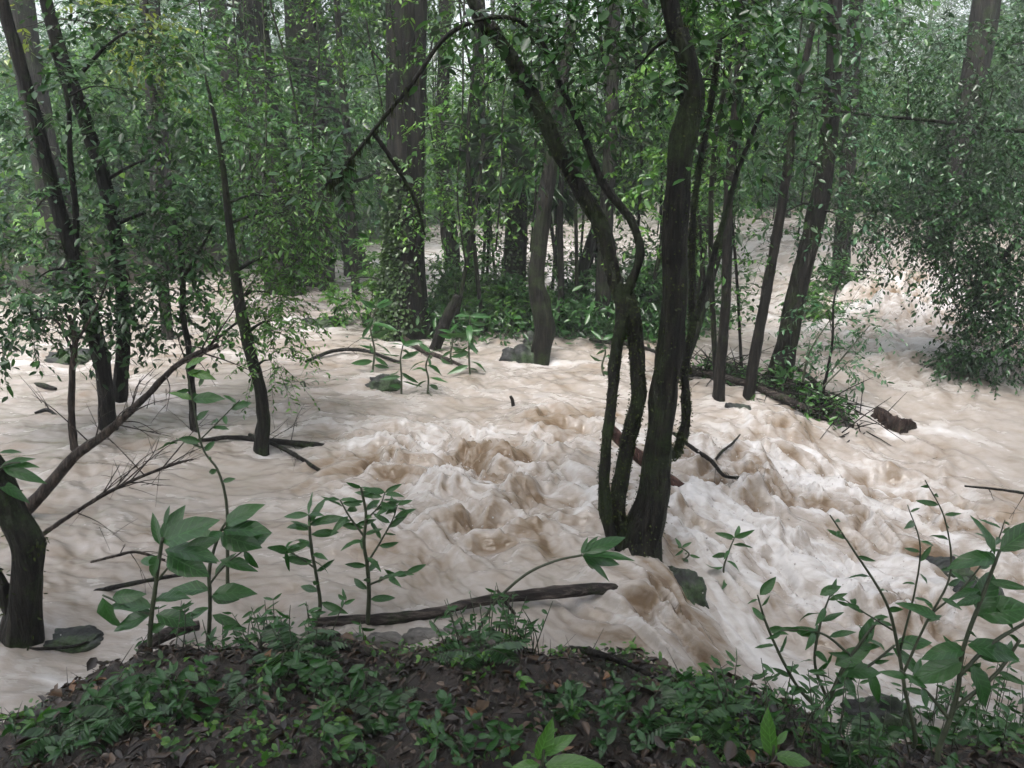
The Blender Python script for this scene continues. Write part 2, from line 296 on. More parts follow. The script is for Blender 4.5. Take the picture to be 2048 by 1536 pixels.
def water_field(x, y):
    L = level(x, y)
    R = 0.24 + 0 * x                                  # how rough the water is
    for px, py, r, k in [(900, 930, 1.3, .9), (760, 870, .9, .45), (1080, 870, 1.0, .8), (1150, 960, 1.0, .5), (1450, 930, 1.3, .85), (1700, 1000, 1.6, .9), (1900, 1150, 1.5, .7), (1550, 870, .8, .7),
                         (1330, 1260, .55, .9), (1500, 1150, .8, .6), (1700, 1250, .9, .7), (1900, 1350, .9, .4), (1840, 600, 2.6, 1.0), (1780, 700, 1.8, .6), (1850, 760, 1.5, .4), (1000, 1060, .8, .55), (640, 660, 1.2, .3), (1280, 1160, .3, .5), (1820, 540, 3.0, .7), (1250, 1000, .8, .65), (1600, 1130, 1.0, .8), (1800, 1230, 1.0, .8), (1420, 1080, .8, .75), (1150, 870, 1.2, .7), (820, 1010, .9, .6), (1760, 640, 2.0, .95), (700, 940, .8, .5)]:
        R = np.maximum(R, k * spot(x, y, px, py, r))
    R = R + 0.2 * fbm(x * .5, y * .5, 2, 5)
    R = np.clip(R, 0.05, 1)
    # direction of flow: along the bank at left, slanting to the right in the middle, towards the viewer far right
    wr = sstep(3.0, 6.0, x) * sstep(6.5, 10, y); wl = 1 - sstep(-2.5, -0.2, x); wc = np.clip(1 - wr - wl, 0, 1)
    wx = x + .25 * noise2(x * .7, y * .7, 31) + R * (.16 * noise2(x * 2.3, y * 2.3, 33) + .07 * noise2(x * 5.1, y * 5.1, 35)); wy = y + .25 * noise2(x * .7 + 9, y * .7, 32) + R * (.16 * noise2(x * 2.3 + 5, y * 2.3, 34) + .07 * noise2(x * 5.1, y * 5.1 + 3, 36))
    H = 0 * x; ST = 0 * x; FN = 0 * x
    for deg, wgt in ((-8, wl), (-42, wc), (-78, wr)):
        u, v = flowcoord(wx, wy, deg)
        big = 1 - 2 * np.sqrt(noise2(u * .55, v * .95, 1) ** 2 + .006); med = 1 - 2 * np.sqrt(noise2(u * 1.3 + 3, v * 2.1, 2) ** 2 + .01)
        sm = noise2(u * 2.6, v * 4.6, 3); sm2 = noise2(u * 4.4, v * 11, 4); ti = noise2(u * 8, v * 21, 6); t2 = noise2(u * 15, v * 30, 7)
        H += wgt * (R * (.085 * big + .08 * med + .085 * sm + .06 * (.6 - 2 * np.sqrt(sm2 * sm2 + .015)) + .016 * (.5 - 2 * np.sqrt(ti * ti + .02)) + .012 * t2) + .006 * sm + .004 * sm2 + .0015 * ti)
        s = .5 * noise2(u * .9, v * 2.6, 11) + .42 * noise2(u * 2.1, v * 6.5, 12) + .34 * noise2(u * 4, v * 14, 13) + .22 * noise2(u * 7, v * 32, 14)
        ST += wgt * s
        FN += wgt * (.42 * noise2(u * .8, v * 1.3, 20) + .5 * noise2(u * 1.6, v * 2.4, 21) + .4 * noise2(u * 3.6, v * 5.2, 22) + .3 * noise2(u * 7.5, v * 11, 23) + .18 * noise2(u * 16, v * 24, 24))
    H = H + R * (.05 * noise2(wx * 3.1 + 2, wy * 3.9, 15) + .05 * noise2(wx * 5.5, wy * 6.5, 8) + .02 * noise2(wx * 11, wy * 13, 9) + .009 * noise2(wx * 22, wy * 25, 10))
    crest = np.clip(H / .12, -1, 1)
    foam_skylight = .5 + .30 * ST * (.6 + R) + R * (.8 * FN + .3 * crest - .03)
    # standing waves and spills: clear brown faces, pale churned tails
    for px, py, amp, ru, rv, deg, br in [(1090, 845, .16, .22, .34, -60, .55), (960, 905, .10, .55, .12, -40, .4), (1000, 940, -.08, .5, .12, -40, .3), (900, 985, .08, .5, .2, -35, .15),
            (1560, 860, .17, .2, .38, -70, .5), (1690, 1040, .22, .3, .42, -55, .15), (1710, 1090, .1, .2, .3, -50, .35), (1330, 1240, .10, .34, .30, -45, .1), (1370, 1290, .06, .4, .1, -42, .55), (1310, 1235, .02, .3, .09, -42, .4),
            (760, 850, .08, .5, .14, -20, .25), (640, 820, .07, .5, .12, -12, .22), (1240, 1165, .10, .16, .16, -45, .2), (1830, 640, .12, .5, .7, -80, .25), (1950, 590, .2, .5, .8, -80, .35), (1800, 560, .16, .5, .8, -80, .25),
            (1760, 640, .16, .3, .6, -75, .25), (1800, 730, .1, .3, .5, -70, .2), (1730, 590, .2, .4, .7, -80, .25), (1500, 990, .09, .4, .16, -40, .2), (1850, 900, .14, .25, .4, -60, .35), (1130, 920, .08, .25, .2, -40, .25), (1180, 840, .08, .3, .15, -40, .1), (870, 800, .06, .3, .12, -20, .05), (1640, 1180, .1, .4, .2, -50, .1)]:
        g = spot(x, y, px, py, ru, rv, deg); H = H + (.72 if py > 760 else 1.1) * amp * g * (.75 + .6 * FN)
        c = PW(px, py); a = math.radians(deg); g2 = np.exp(-((x - c[0] - .12 * math.cos(a)) * math.cos(a) + (y - c[1] - .12 * math.sin(a)) * math.sin(a)) ** 2 / (ru * .8) ** 2 - (-(x - c[0]) * math.sin(a) + (y - c[1]) * math.cos(a)) ** 2 / (rv * .85) ** 2)
        foam_skylight = foam_skylight - .85 * br * g2 * (.6 + 1.2 * ST + .5 * FN)
    for px, py, r, rv, deg, k in [(1400, 1010, .7, .22, -42, .2), (1340, 920, .5, .3, -40, .15), (1540, 1310, .35, .25, -40, .15), (1440, 1150, .4, .25, -40, .12), (800, 860, .6, .2, -15, .2), (1800, 690, 1.2, .8, -70, .25), (1100, 800, 1.2, .3, -15, .1), (250, 640, 2.5, 1., 0, .15),
                                (1480, 620, 2, 1, -40, .2), (900, 500, 5, 4, 0, .28), (1100, 560, 3, 1.5, 0, .2), (680, 530, 4, 3, 0, .25), (1350, 540, 4, 3, 0, .22), (150, 1000, 1.2, .5, -5, .08), (1950, 1330, .6, .4, -40, .12)]:  # broad far spots paint the brightness of the open sky into the water colour
        foam_skylight = foam_skylight + k * spot(x, y, px, py, r, rv, deg) * (.7 + .6 * ST)
    foam_skylight = foam_skylight - .05 * (1 - sstep(-3, 0, x)) * (1 - sstep(4, 7, y))
    # water piling up against trunks and rocks, with foam collars and wakes
    for px, py, rr in [(1278, 1135, .14), (217, 862, .1), (237, 800, .08), (523, 905, .06), (388, 868, .04), (150, 905, .04), (42, 1290, .15), (812, 672, .42), (1078, 722, .14), (1042, 722, .22), (1356, 1180, .2), (1885, 1140, .28), (1945, 1205, .24), (765, 770, .2), (640, 652, .4), (150, 1285, .3), (1557, 775, .13), (1497, 795, .07), (1437, 805, .07), (1862, 590, .4), (1778, 856, .2), (140, 720, .4), (1755, 1440, .25), (572, 600, .4), (632, 580, .3), (1684, 566, .22), (716, 552, .3), (912, 604, .15), (1203, 672, .15), (938, 622, .13)]:
        c = PW(px, py); dx = x - c[0]; dy = y - c[1]; a = math.radians(-10 if c[0] < -1.5 else (-75 if c[0] > 4 and c[1] > 8 else -40)); u = dx * math.cos(a) + dy * math.sin(a); v = -dx * math.sin(a) + dy * math.cos(a); d = np.hypot(u, v)
        nn = .7 + .9 * FN
        H = H + (.05 * np.exp(-((u + rr * 1.2) / (rr * .9 + .04)) ** 2 - (v / (rr * 1.2 + .04)) ** 2) - .035 * np.exp(-((u - rr * 1.8) / (rr * 1.6)) ** 2 - (v / rr) ** 2)) * min(1, .4 + rr * 3)
        foam_skylight = foam_skylight + .17 * nn * np.exp(-((d - rr * 1.25) / (rr * .45 + .03)) ** 2) + .22 * nn * np.exp(-((np.abs(v) - rr * .9 - .16 * np.clip(u, 0, 9)) / (.05 + .07 * np.clip(u, 0, 3))) ** 2) * (u > 0) * np.exp(-np.clip(u, 0, 9) / (rr * 5 + .3))
        R = np.maximum(R, .5 * np.exp(-(d / (rr * 2.2 + .1)) ** 2))
    return L + H, np.clip(foam_skylight, 0.0, 1), R
na, nr = 760, 640
ang = np.radians(np.linspace(-50, 50, na)); rad = np.exp(np.linspace(math.log(2.3), math.log(52), nr))
Rg, Ag = np.meshgrid(rad, ang, indexing='ij'); X = (Rg * np.sin(Ag)); Yg = (Rg * np.cos(Ag))
Zw, foam_skylight, rgh = water_field(X.ravel(), Yg.ravel())
Hg = (Zw - level(X.ravel(), Yg.ravel())).reshape(nr, na); gr_ = np.gradient(Hg, axis=0) / np.gradient(Rg, axis=0); ga_ = np.gradient(Hg, axis=1) / (np.gradient(Ag, axis=1) * Rg)
sx_ = gr_ * np.sin(Ag) + ga_ * np.cos(Ag); sy_ = gr_ * np.cos(Ag) - ga_ * np.sin(Ag)      # slope of the surface; glassy brown faces look downstream, foam rides the backs
down = sx_ * .6 - sy_ * .8
for _ in range(3):
    pd = np.pad(down, 1, mode='edge'); down = (pd[:-2, 1:-1] + pd[2:, 1:-1] + pd[1:-1, :-2] + pd[1:-1, 2:] + 2 * down) / 6
down = down.ravel(); foam_skylight = np.clip(foam_skylight + np.clip(down, -.8, .6) * .5 * np.clip(rgh * 1.3, 0, 1), 0, 1)
i = np.arange(nr - 1)[:, None] * na; j = np.arange(na - 1)[None]
Q = np.stack([i + j, i + na + j, i + na + j + 1, i + j + 1], -1).reshape(-1, 4)[:, ::-1]
M_water = water_mat()
wo_ = obj('water', newmesh('water', np.stack([X.ravel(), Yg.ravel(), Zw], -1), [Q], M_water, attrs={'foam_skylight': foam_skylight, 'rough': rgh}))
tag(wo_, 'muddy brown flood water racing through the forest in foaming rapids', None, kind='structure')

# flying drops over the rapids
_r = np.random.default_rng(31); wgt = np.clip(rgh - .45, 0, 1) * (foam_skylight > .5) * (Rg.ravel() < 11) * Rg.ravel() ** 1.2; ids = _r.choice(len(wgt), 1500, p=wgt / wgt.sum())
P = np.stack([X.ravel()[ids], Yg.ravel()[ids], Zw[ids]], -1) + np.column_stack([_r.normal(0, .03, (1500, 2)), np.abs(_r.normal(0, .035, 1500)) + .005]); sz = np.clip(_r.lognormal(-5.6, .45, 1500), .0015, .009)[:, None, None]
oc = np.array([[1, 0, 0], [-1, 0, 0], [0, 1, 0], [0, -1, 0], [0, 0, 1.3], [0, 0, -1]], float); V = (P[:, None] + oc[None] * sz).reshape(-1, 3)
tr_ = np.array([[0, 2, 4], [2, 1, 4], [1, 3, 4], [3, 0, 4], [2, 0, 5], [1, 2, 5], [3, 1, 5], [0, 3, 5]]); tag(obj('spray', newmesh('spray', V, [(np.arange(1500)[:, None, None] * 6 + tr_[None]).reshape(-1, 3)], plain('spray_drops', (.3, .27, .25), (.45, .43, .42), rough=.2))), 'fine drops of muddy spray thrown up by the rapids', None, kind='stuff')
# ------------------------------------------------------------------ ground: near bank, stream bed, islets, far slopes in one sheet
EDGE = [(-200, 1420), (0, 1400), (120, 1382), (230, 1350), (290, 1300), (420, 1272), (620, 1262), (930, 1262), (1080, 1262), (1200, 1290), (1300, 1345), (1450, 1425), (1530, 1470), (1640, 1490), (1800, 1480), (2048, 1455), (2300, 1440)]
EW = np.array([PW(*e)[:2] for e in EDGE]); EW = EW[np.argsort(EW[:, 0])]
def edge_y(x): return np.interp(x, EW[:, 0], EW[:, 1])
def far_y(x): return np.interp(x, [-30, -9, -5, -3, 4, 7, 9, 12, 40], [9, 12, 19, 31, 31, 24, 19.5, 19, 12])
A0, A1 = PW(870, 655), PW(1330, 662); B0, B1 = PW(1400, 745), PW(1680, 845)
def seg(x, y, a, b):
    d = b[:2] - a[:2]; l2 = d @ d; t = np.clip(((x - a[0]) * d[0] + (y - a[1]) * d[1]) / l2, 0, 1)
    return np.hypot(x - a[0] - t * d[0], y - a[1] - t * d[1])
def ground_z(x, y):
    L = level(x, y); d = edge_y(x) - y
    n = fbm(x * 1.7, y * 1.7, 4, 40) * .05 + fbm(x * 9, y * 9, 3, 44) * .018
    bank = (.36 - .26 * sstep(.5, 1.6, x) - .05 * (1 - sstep(-2.0, -.9, x)) + .16 * sstep(.6, 2.2, d) + n * 2.0)
    k = sstep(-.34, .8, d + .05 * noise2(x * 4, y * 4, 46))
    z = (L - .35) * (1 - k) + bank * k
    ia = .42 * np.exp(-(seg(x, y, A0, A1) / .75) ** 2) + .385 * np.exp(-(seg(x, y, B0, B1) / .4) ** 2)
    z = z + ia * (1 + .3 * fbm(x * 2.5, y * 2.5, 3, 50))
    f = y - far_y(x) - 1.5 * noise2(x * .3, y * .3, 60)
    z = z + np.clip(f + .8, 0, 34) * .15 * (1 + .3 * noise2(x * .15, y * .15, 61)) - 0
    return z
def lines(*seg): return np.unique(np.concatenate([np.arange(a, b, s) for a, b, s in seg]).round(4))
gx = lines((-400, -60, 40), (-60, -10, 2.5), (-10, -3.6, .3), (-3.6, 3.9, .032), (3.9, 10, .2), (10, 60, 2.5), (60, 401, 40))
gy = lines((-200, -10, 40), (-10, 1.5, .8), (1.5, 4.2, .03), (4.2, 6, .2), (6, 13, .1), (13, 40, .7), (40, 90, 4), (90, 401, 40))
GX, GY = np.meshgrid(gx, gy); n = len(gx)
i = np.arange(len(gy) - 1)[:, None] * n; j = np.arange(n - 1)[None]
def ground_mat():
    m, L, N, b, out = mat('wet_forest_floor'); tc = N('TexCoord')
    n1 = N('TexNoise', Scale=26.0, Detail=8.0, Roughness=.7); n2 = N('TexNoise', Scale=3.0, Detail=5.0); n3 = N('TexVoronoi', Scale=42.0)
    for q in (n1, n2, n3): L(tc.outputs['Object'], q.inputs[0])
    r = ramp(N, (.28, (.006, .0045, .004)), (.5, (.018, .0125, .0095)), (.74, (.055, .038, .027))); L(n1.outputs[0], r.inputs[0])
    hs_ = N('HueSaturation'); L(n3.outputs['Color'], hs_.inputs['Color']); hs_.inputs['Saturation'].default_value = .0
    m0 = N('MixRGB', blend_type='OVERLAY'); m0.inputs[0].default_value = .45; L(r.outputs[0], m0.inputs[1]); L(hs_.outputs[0], m0.inputs[2])
    mr = N('MapRange'); mr.inputs['From Min'].default_value = .56; mr.inputs['From Max'].default_value = .72; mr.inputs['To Max'].default_value = .7; L(n2.outputs[0], mr.inputs[0])
    mx = N('MixRGB'); mx.inputs[2].default_value = (.018, .032, .010, 1); L(mr.outputs[0], mx.inputs[0]); L(m0.outputs[0], mx.inputs[1]); L(mx.outputs[0], b.inputs['Base Color'])
    b.inputs['Roughness'].default_value = .42
    bp = N('Bump', Strength=.9, Distance=.02); L(n1.outputs[0], bp.inputs['Height']); L(bp.outputs[0], b.inputs['Normal']); return m
M_ground = ground_mat()
gr = obj('ground', newmesh('ground', np.stack([GX.ravel(), GY.ravel(), ground_z(GX.ravel(), GY.ravel())], -1), [np.stack([i + j, i + j + 1, i + n + j + 1, i + n + j], -1).reshape(-1, 4)], M_ground))
tag(gr, 'dark wet forest floor of the near bank and the slopes behind', None, kind='structure')
def gz(x, y): return float(ground_z(np.array([x]), np.array([y]))[0])
def PG(px, py):                                      # where the sight line meets the bank
    d = ray(px, py); z = .3
    for _ in range(25):
        t = (z - CAM[2]) / d[2]; p = CAM + d * t; z = .5 * z + .5 * gz(p[0], p[1])
    return p

# ------------------------------------------------------------------ trees
ALLT = []
def limb_to(rng, stems, C, sides=5):
    best = None
    for P, R in stems:
        d = np.linalg.norm((P - C) * np.array([1, 1, .6]), axis=1) + np.where(P[:, 2] > C[2] + .4, 1.5, 0)
        k = int(np.argmin(d))
        if best is None or d[k] < best[0]: best = (d[k], P[k], R[k])
    a, r = best[1], best[2]; m = (a + C) / 2 + np.array([rng.normal(0, .05), rng.normal(0, .05), .12]) * np.linalg.norm(C - a)
    r0 = min(r * .5, .012 + .012 * np.linalg.norm(C - a))
    return tube([a, m, C], [r0, r0 * .6, r0 * .25], sides, 8)
def blob_leaves(rng, buf, C, R, n, k, ll, wr, tl, droop, leafm, woodm, wood=True, far=False):
    if ll > .06: ll, k, n = ll * .74, int(k * 1.25 + .5), int(n * 1.45)
    O, d = inball(rng, n, C, R)
    D = nrm(d * .7 + rng.normal(0, .5, (n, 3)) * np.array([1, 1, .45]))
    Ls = tl * rng.uniform(.6, 1.3, n)
    P, LD, N = twigs(rng, O, D, Ls, k, droop)
    l = ll * np.clip(rng.lognormal(-.12, .3, len(P)), .4, 1.7)
    V, F = (diamonds if far else leaves)(P, LD, N, l, wr); buf.add(V, F, leafm)
    if wood: twigwood(buf, O, D, Ls, droop, max(.0018, tl * .007), woodm)
def make_tree(name, label, stems, bark, blobs=(), ll=.08, wr=.42, k=8, tl=.35, droop=.4, leafm=None, seed=1, group=None, Y=None, part_names=None, sides=12, rough=.16, flute=0, cat='tree', extend=True, top=None, base_flare=1.25, wood=True):
    rng = np.random.default_rng(seed); leafm = leafm or M_leafA
    p0 = PW(*stems[0][0][:2]); Yb = Y or p0[1]
    if Y: p0 = PY(stems[0][0][0], stems[0][0][1], Y)
    root = thing(name, label, cat, p0, group); done = []
    for si, st in enumerate(stems):
        P = []; R = []
        for q in st:
            p = PY(q[0], q[1], Yb + (q[3] if len(q) > 3 else 0)); P.append(p); R.append(q[2] / 2 * pxm(p))
        P = np.array(P); R = np.array(R)
        if si == 0:
            b = P[0] + np.array([0, 0, -.5]); P = np.vstack([b, P]); R = np.concatenate([[R[0] * base_flare], R])
        if extend and st[-1][1] <= 5:
            d = nrm(P[-1] - P[-2]); d = nrm(d + np.array([0, 0, .6])); P = np.vstack([P, P[-1] + d * 1.6, P[-1] + d * 3.4]); R = np.concatenate([R, [R[-1] * .85, R[-1] * .55]])
        L = np.linalg.norm(np.diff(P, axis=0), axis=1).sum(); n = int(np.clip(L / max(R.mean() * .5, .02), 12, 90))
        b = Buf(); V, F = tube(P, R, sides if R.mean() > .03 else 8, n, rough, seed + si, flute if si == 0 else 0); b.add(V, F)
        nm = (part_names[si] if part_names else ('trunk' if si == 0 else 'stem'))
        b.build(nm, [bark], root, p0); done.append((smoothpath(P, 60), interp1(R, 60)))
    if blobs:
        cb = Buf()
        for bl in blobs:
            px, py, dY, rx, ry, n = bl[:6]; C = PY(px, py, Yb + dY); s = pxm(C)
            V, F = limb_to(rng, done, C); cb.add(V, F, 1)
            blob_leaves(rng, cb, C, (rx * s, (rx + ry) * .5 * s, ry * s), n, k, ll, wr, tl, droop, 0, 1, wood)
        cb.build('crown', [leafm, bark], root, p0)
    return root, done, p0
def tufts(root, p0, done, rng, n, ll, m, name, side=None, zr=None, spread=.02, wr=.3, dense=None, hang=.3):   # small leaves sitting on bark
    b = Buf(); Ps = []; Ns = []
    for P, R in done:
        kk = rng.integers(2, len(P) - 2, n); 
        if zr: kk = kk[(P[kk, 2] > zr[0]) & (P[kk, 2] < zr[1])]
        th = rng.uniform(0, 2 * math.pi, len(kk)) if side is None else rng.normal(side[0], side[1], len(kk))
        o = np.stack([np.cos(th), np.sin(th), 0 * th], -1); T = nrm(P[kk + 1] - P[kk - 1]); o = nrm(o - T * (o * T).sum(1)[:, None])
        Ps.append(P[kk] + (P[kk + 1] - P[kk]) * rng.uniform(0, 1, (len(kk), 1)) + o * (R[kk][:, None] * .98 + rng.uniform(0, spread, (len(kk), 1)))); Ns.append(o)
    P = np.concatenate(Ps); N = np.concatenate(Ns)
    D = nrm(N * rng.uniform(.2, 1, (len(P), 1)) + rng.normal(0, .5, P.shape) + np.array([0, 0, -hang]))
    V, F = leaves(P, D, nrm(N + np.array([0, 0, .4]) + rng.normal(0, .3, P.shape)), ll * rng.uniform(.5, 1.3, len(P)), wr); b.add(V, F)
    o = b.build(name, [m], root.children[0], p0); o['kind'] = 'stuff'; return o
RG = np.random.default_rng(7)

# the big fluted trunk in the middle with ivy up its left side
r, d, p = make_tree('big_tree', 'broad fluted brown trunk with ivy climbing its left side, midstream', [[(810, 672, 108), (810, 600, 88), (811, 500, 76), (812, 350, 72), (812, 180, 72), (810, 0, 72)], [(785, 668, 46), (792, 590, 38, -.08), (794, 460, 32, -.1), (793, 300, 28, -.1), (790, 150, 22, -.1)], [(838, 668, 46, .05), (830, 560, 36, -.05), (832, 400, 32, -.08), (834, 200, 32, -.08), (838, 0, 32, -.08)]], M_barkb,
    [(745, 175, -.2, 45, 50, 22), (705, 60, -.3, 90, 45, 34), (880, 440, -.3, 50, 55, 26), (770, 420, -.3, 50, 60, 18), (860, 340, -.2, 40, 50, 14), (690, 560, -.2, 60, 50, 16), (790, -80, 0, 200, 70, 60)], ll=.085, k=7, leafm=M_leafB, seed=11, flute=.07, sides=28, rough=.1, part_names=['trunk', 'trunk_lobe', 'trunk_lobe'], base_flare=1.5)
tufts(r, p, d[:2], RG, 9000, .06, M_ivy, 'ivy', side=(math.radians(222), .5), zr=(-.05, 2.3), spread=.06, wr=.62)
tufts(r, p, d[:1], RG, 160, .06, M_leafB, 'epiphyte', zr=(.3, 5), spread=.06)

# the cluster of stems standing in the rapids
S2 = [[(1278, 1135, 92), (1285, 1080, 80), (1303, 1000, 66), (1318, 880, 58), (1335, 740, 54), (1346, 600, 52), (1352, 450, 52), (1364, 300, 50), (1382, 180, 48), (1358, 70, 42), (1338, 0, 40)],
      [(1245, 1095, 34, .02), (1236, 1010, 30, .02), (1252, 900, 32, .05), (1275, 800, 30, .05), (1272, 700, 28, .1), (1262, 620, 30, .1), (1250, 585, 32, .15)],
      [(1225, 1085, 26, -.02), (1208, 1000, 24, -.05), (1212, 900, 22, -.05), (1224, 800, 22, 0), (1230, 720, 24, .05), (1245, 620, 28, .1), (1228, 555, 30, .15), (1205, 460, 30, .2), (1160, 380, 32, .2), (1112, 290, 30, .2), (1072, 205, 30, .25), (1030, 130, 28, .3), (985, 60, 26, .3), (945, 0, 24, .3)],
      [(1246, 600, 24, .12), (1272, 540, 19, .1), (1280, 490, 17, .1), (1255, 430, 17, .15), (1205, 365, 16, .2), (1165, 265, 13, .25), (1125, 180, 12, .3), (1090, 95, 10, .3), (1050, 50, 9, .3), (1010, 34, 9, .25), (945, 44, 9, .2), (885, 80, 9, .15), (826, 165, 9, .1), (764, 240, 8, .1), (702, 318, 7, .05), (650, 372, 5, 0)],
      [(1335, 905, 24, .05), (1352, 905, 22, .1), (1372, 840, 20, .1), (1370, 740, 18, .15), (1385, 640, 16, .2), (1384, 500, 15, .3), (1392, 380, 13, .4), (1420, 220, 12, .5), (1440, 80, 10, .5)],
      [(1185, 560, 10, .1), (1200, 470, 10, .15), (1180, 380, 9, .2), (1168, 300, 8, .2)], [(745, 262, 9, .1), (790, 330, 8, .1), (830, 400, 7, .15), (850, 470, 5, .2)]]
S2[-2] = [(1392, 640, 14, .2), (1415, 560, 13, .3), (1445, 450, 12, .4), (1480, 330, 10, .5), (1520, 230, 9, .6)]
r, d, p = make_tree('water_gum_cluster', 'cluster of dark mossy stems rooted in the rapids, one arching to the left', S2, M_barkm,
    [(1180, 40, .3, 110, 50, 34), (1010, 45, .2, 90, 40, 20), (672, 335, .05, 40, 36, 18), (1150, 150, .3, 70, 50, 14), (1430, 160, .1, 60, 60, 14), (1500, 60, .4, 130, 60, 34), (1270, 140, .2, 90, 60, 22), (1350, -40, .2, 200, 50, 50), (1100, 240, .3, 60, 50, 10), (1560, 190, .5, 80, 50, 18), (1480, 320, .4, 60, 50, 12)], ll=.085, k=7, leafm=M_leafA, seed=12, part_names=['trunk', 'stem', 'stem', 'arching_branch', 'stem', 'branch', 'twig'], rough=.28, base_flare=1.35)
tufts(r, p, d[:3] + d[4:5], RG, 2200, .013, M_moss, 'moss_tufts', spread=.002, wr=.6)
rng = np.random.default_rng(3); b = Buf()                      # hanging moss below the arching branch
P, R = d[3]; kk = np.concatenate([rng.integers(25, 59, 140), rng.integers(48, 59, 200)]); o = P[kk] + rng.normal(0, .012, (340, 3)); L = rng.uniform(.01, .04, 340) * (1 + 1.8 * (kk > 54))
twigwood(b, o, np.tile([0.02, 0, -1.0], (340, 1)) + rng.normal(0, .08, (340, 3)), L, .1, .003, 0); hm = b.build('hanging_moss', [M_moss], [c for c in r.children if c.name.startswith('arching')][0], p); hm['kind'] = 'stuff'

# trees of the middle distance
def simple(name, label, stem, bark=None, blobs=(), **kw):
    return make_tree(name, label, stem if isinstance(stem[0], list) else [stem], bark or M_barkm, blobs, **kw)
r, d, p = simple('tree', 'smooth leaning grey-green trunk on the debris islet, thickest there', [(1557, 775, 58), (1568, 720, 46), (1590, 610, 40), (1618, 490, 38), (1645, 370, 36), (1660, 240, 34), (1668, 100, 30), (1670, 0, 28)], M_barkg,
    [(1700, 320, .3, 100, 70, 30), (1620, 200, .2, 110, 70, 30), (1580, 420, .6, 60, 70, 18), (1690, 440, -.2, 80, 60, 24), (1520, 330, .5, 80, 70, 22), (1640, 60, .3, 130, 60, 36)], ll=.075, k=8, leafm=M_leafC, seed=21)
tufts(r, p, d, RG, 200, .03, M_moss, 'moss_tufts', zr=(0, 1.2), spread=.01)
simple('tree', 'thin dark leaning trunk just left of the thickest islet trunk', [(1497, 795, 26), (1508, 720, 22), (1530, 600, 20), (1555, 460, 19), (1578, 320, 18), (1592, 200, 15), (1620, 80, 12), (1632, 0, 10)], M_bark, [(1600, 260, .1, 70, 60, 20), (1540, 480, .3, 40, 50, 10)], ll=.07, seed=22)
simple('tree', 'thin upright trunk at the left end of the debris islet', [(1437, 805, 26), (1440, 740, 22), (1452, 600, 19), (1456, 420, 19), (1470, 230, 18), (1484, 60, 16), (1486, 0, 15)], M_bark, [(1470, 520, .4, 50, 60, 16), (1500, 280, .4, 70, 70, 20), (1440, 120, .4, 80, 70, 20)], ll=.07, leafm=M_leafB, seed=23)
simple('tree', 'dark bent trunk with a swollen knee beside the black boulder', [(1078, 722, 42), (1090, 660, 42), (1082, 610, 40), (1073, 560, 34), (1080, 480, 32), (1092, 390, 32), (1104, 300, 28), (1125, 160, 26), (1148, 0, 24)], M_barkm, [(1140, 180, .2, 70, 60, 20), (1090, 90, .3, 90, 50, 24)], ll=.08, seed=24)
simple('tree', 'slim straight trunk standing right behind the stem cluster', [(1203, 668, 34), (1207, 560, 30), (1213, 430, 28), (1222, 250, 26), (1230, 0, 22)], M_barkg, [(1240, 160, .3, 80, 70, 26), (1260, 330, .5, 70, 80, 20)], ll=.08, leafm=M_leafB, seed=25)
simple('tree', 'pale slanting trunk leaning right between the palm and the cluster', [(1140, 632, 24), (1160, 560, 22), (1186, 470, 20), (1225, 340, 18), (1270, 180, 15), (1290, 0, 12)], M_barkg, [(1250, 250, .3, 60, 60, 16)], ll=.07, leafm=M_leafB, seed=26)
simple('tree', 'very thin dark stem behind the black boulder', [(1121, 672, 14), (1122, 560, 13), (1120, 430, 12), (1128, 250, 10), (1140, 0, 9)], M_bark, [(1130, 330, .2, 40, 60, 10)], ll=.07, seed=27)
simple('tree', 'slim brown trunk next on the right of the big fluted trunk', [(912, 600, 36), (905, 520, 32), (893, 420, 30), (885, 280, 28), (890, 0, 24)], M_barkb, [(900, 300, .4, 60, 70, 20), (930, 160, .3, 90, 80, 26)], ll=.08, leafm=M_leafB, seed=28)
simple('tree', 'slim mossy trunk with green sprouts in front of the far water, left of the palm', [(938, 618, 26), (942, 540, 24), (935, 450, 24), (945, 300, 22), (955, 120, 20), (950, 0, 18)], M_barkm, [(950, 440, .1, 40, 50, 16), (960, 260, .3, 60, 70, 18)], ll=.07, leafm=M_leafB, seed=29)
simple('tree', 'dark slender trunk behind the main stem of the cluster', [(1392, 600, 40), (1398, 450, 36), (1412, 260, 34), (1428, 90, 30), (1440, 0, 28)], M_bark, [(1440, 240, .3, 90, 90, 26), (1420, 420, .6, 60, 70, 16)], ll=.09, leafm=M_leafB, seed=30, Y=14.0)
simple('tree', 'thin stem forking beside the leaning islet trunk over the debris', [[(1360, 760, 14), (1385, 690, 13), (1412, 600, 13), (1440, 500, 11), (1455, 400, 8)], [(1412, 600, 8), (1405, 520, 7), (1398, 430, 6)]], M_barkm, [(1450, 440, .1, 40, 50, 14)], ll=.06, seed=31)
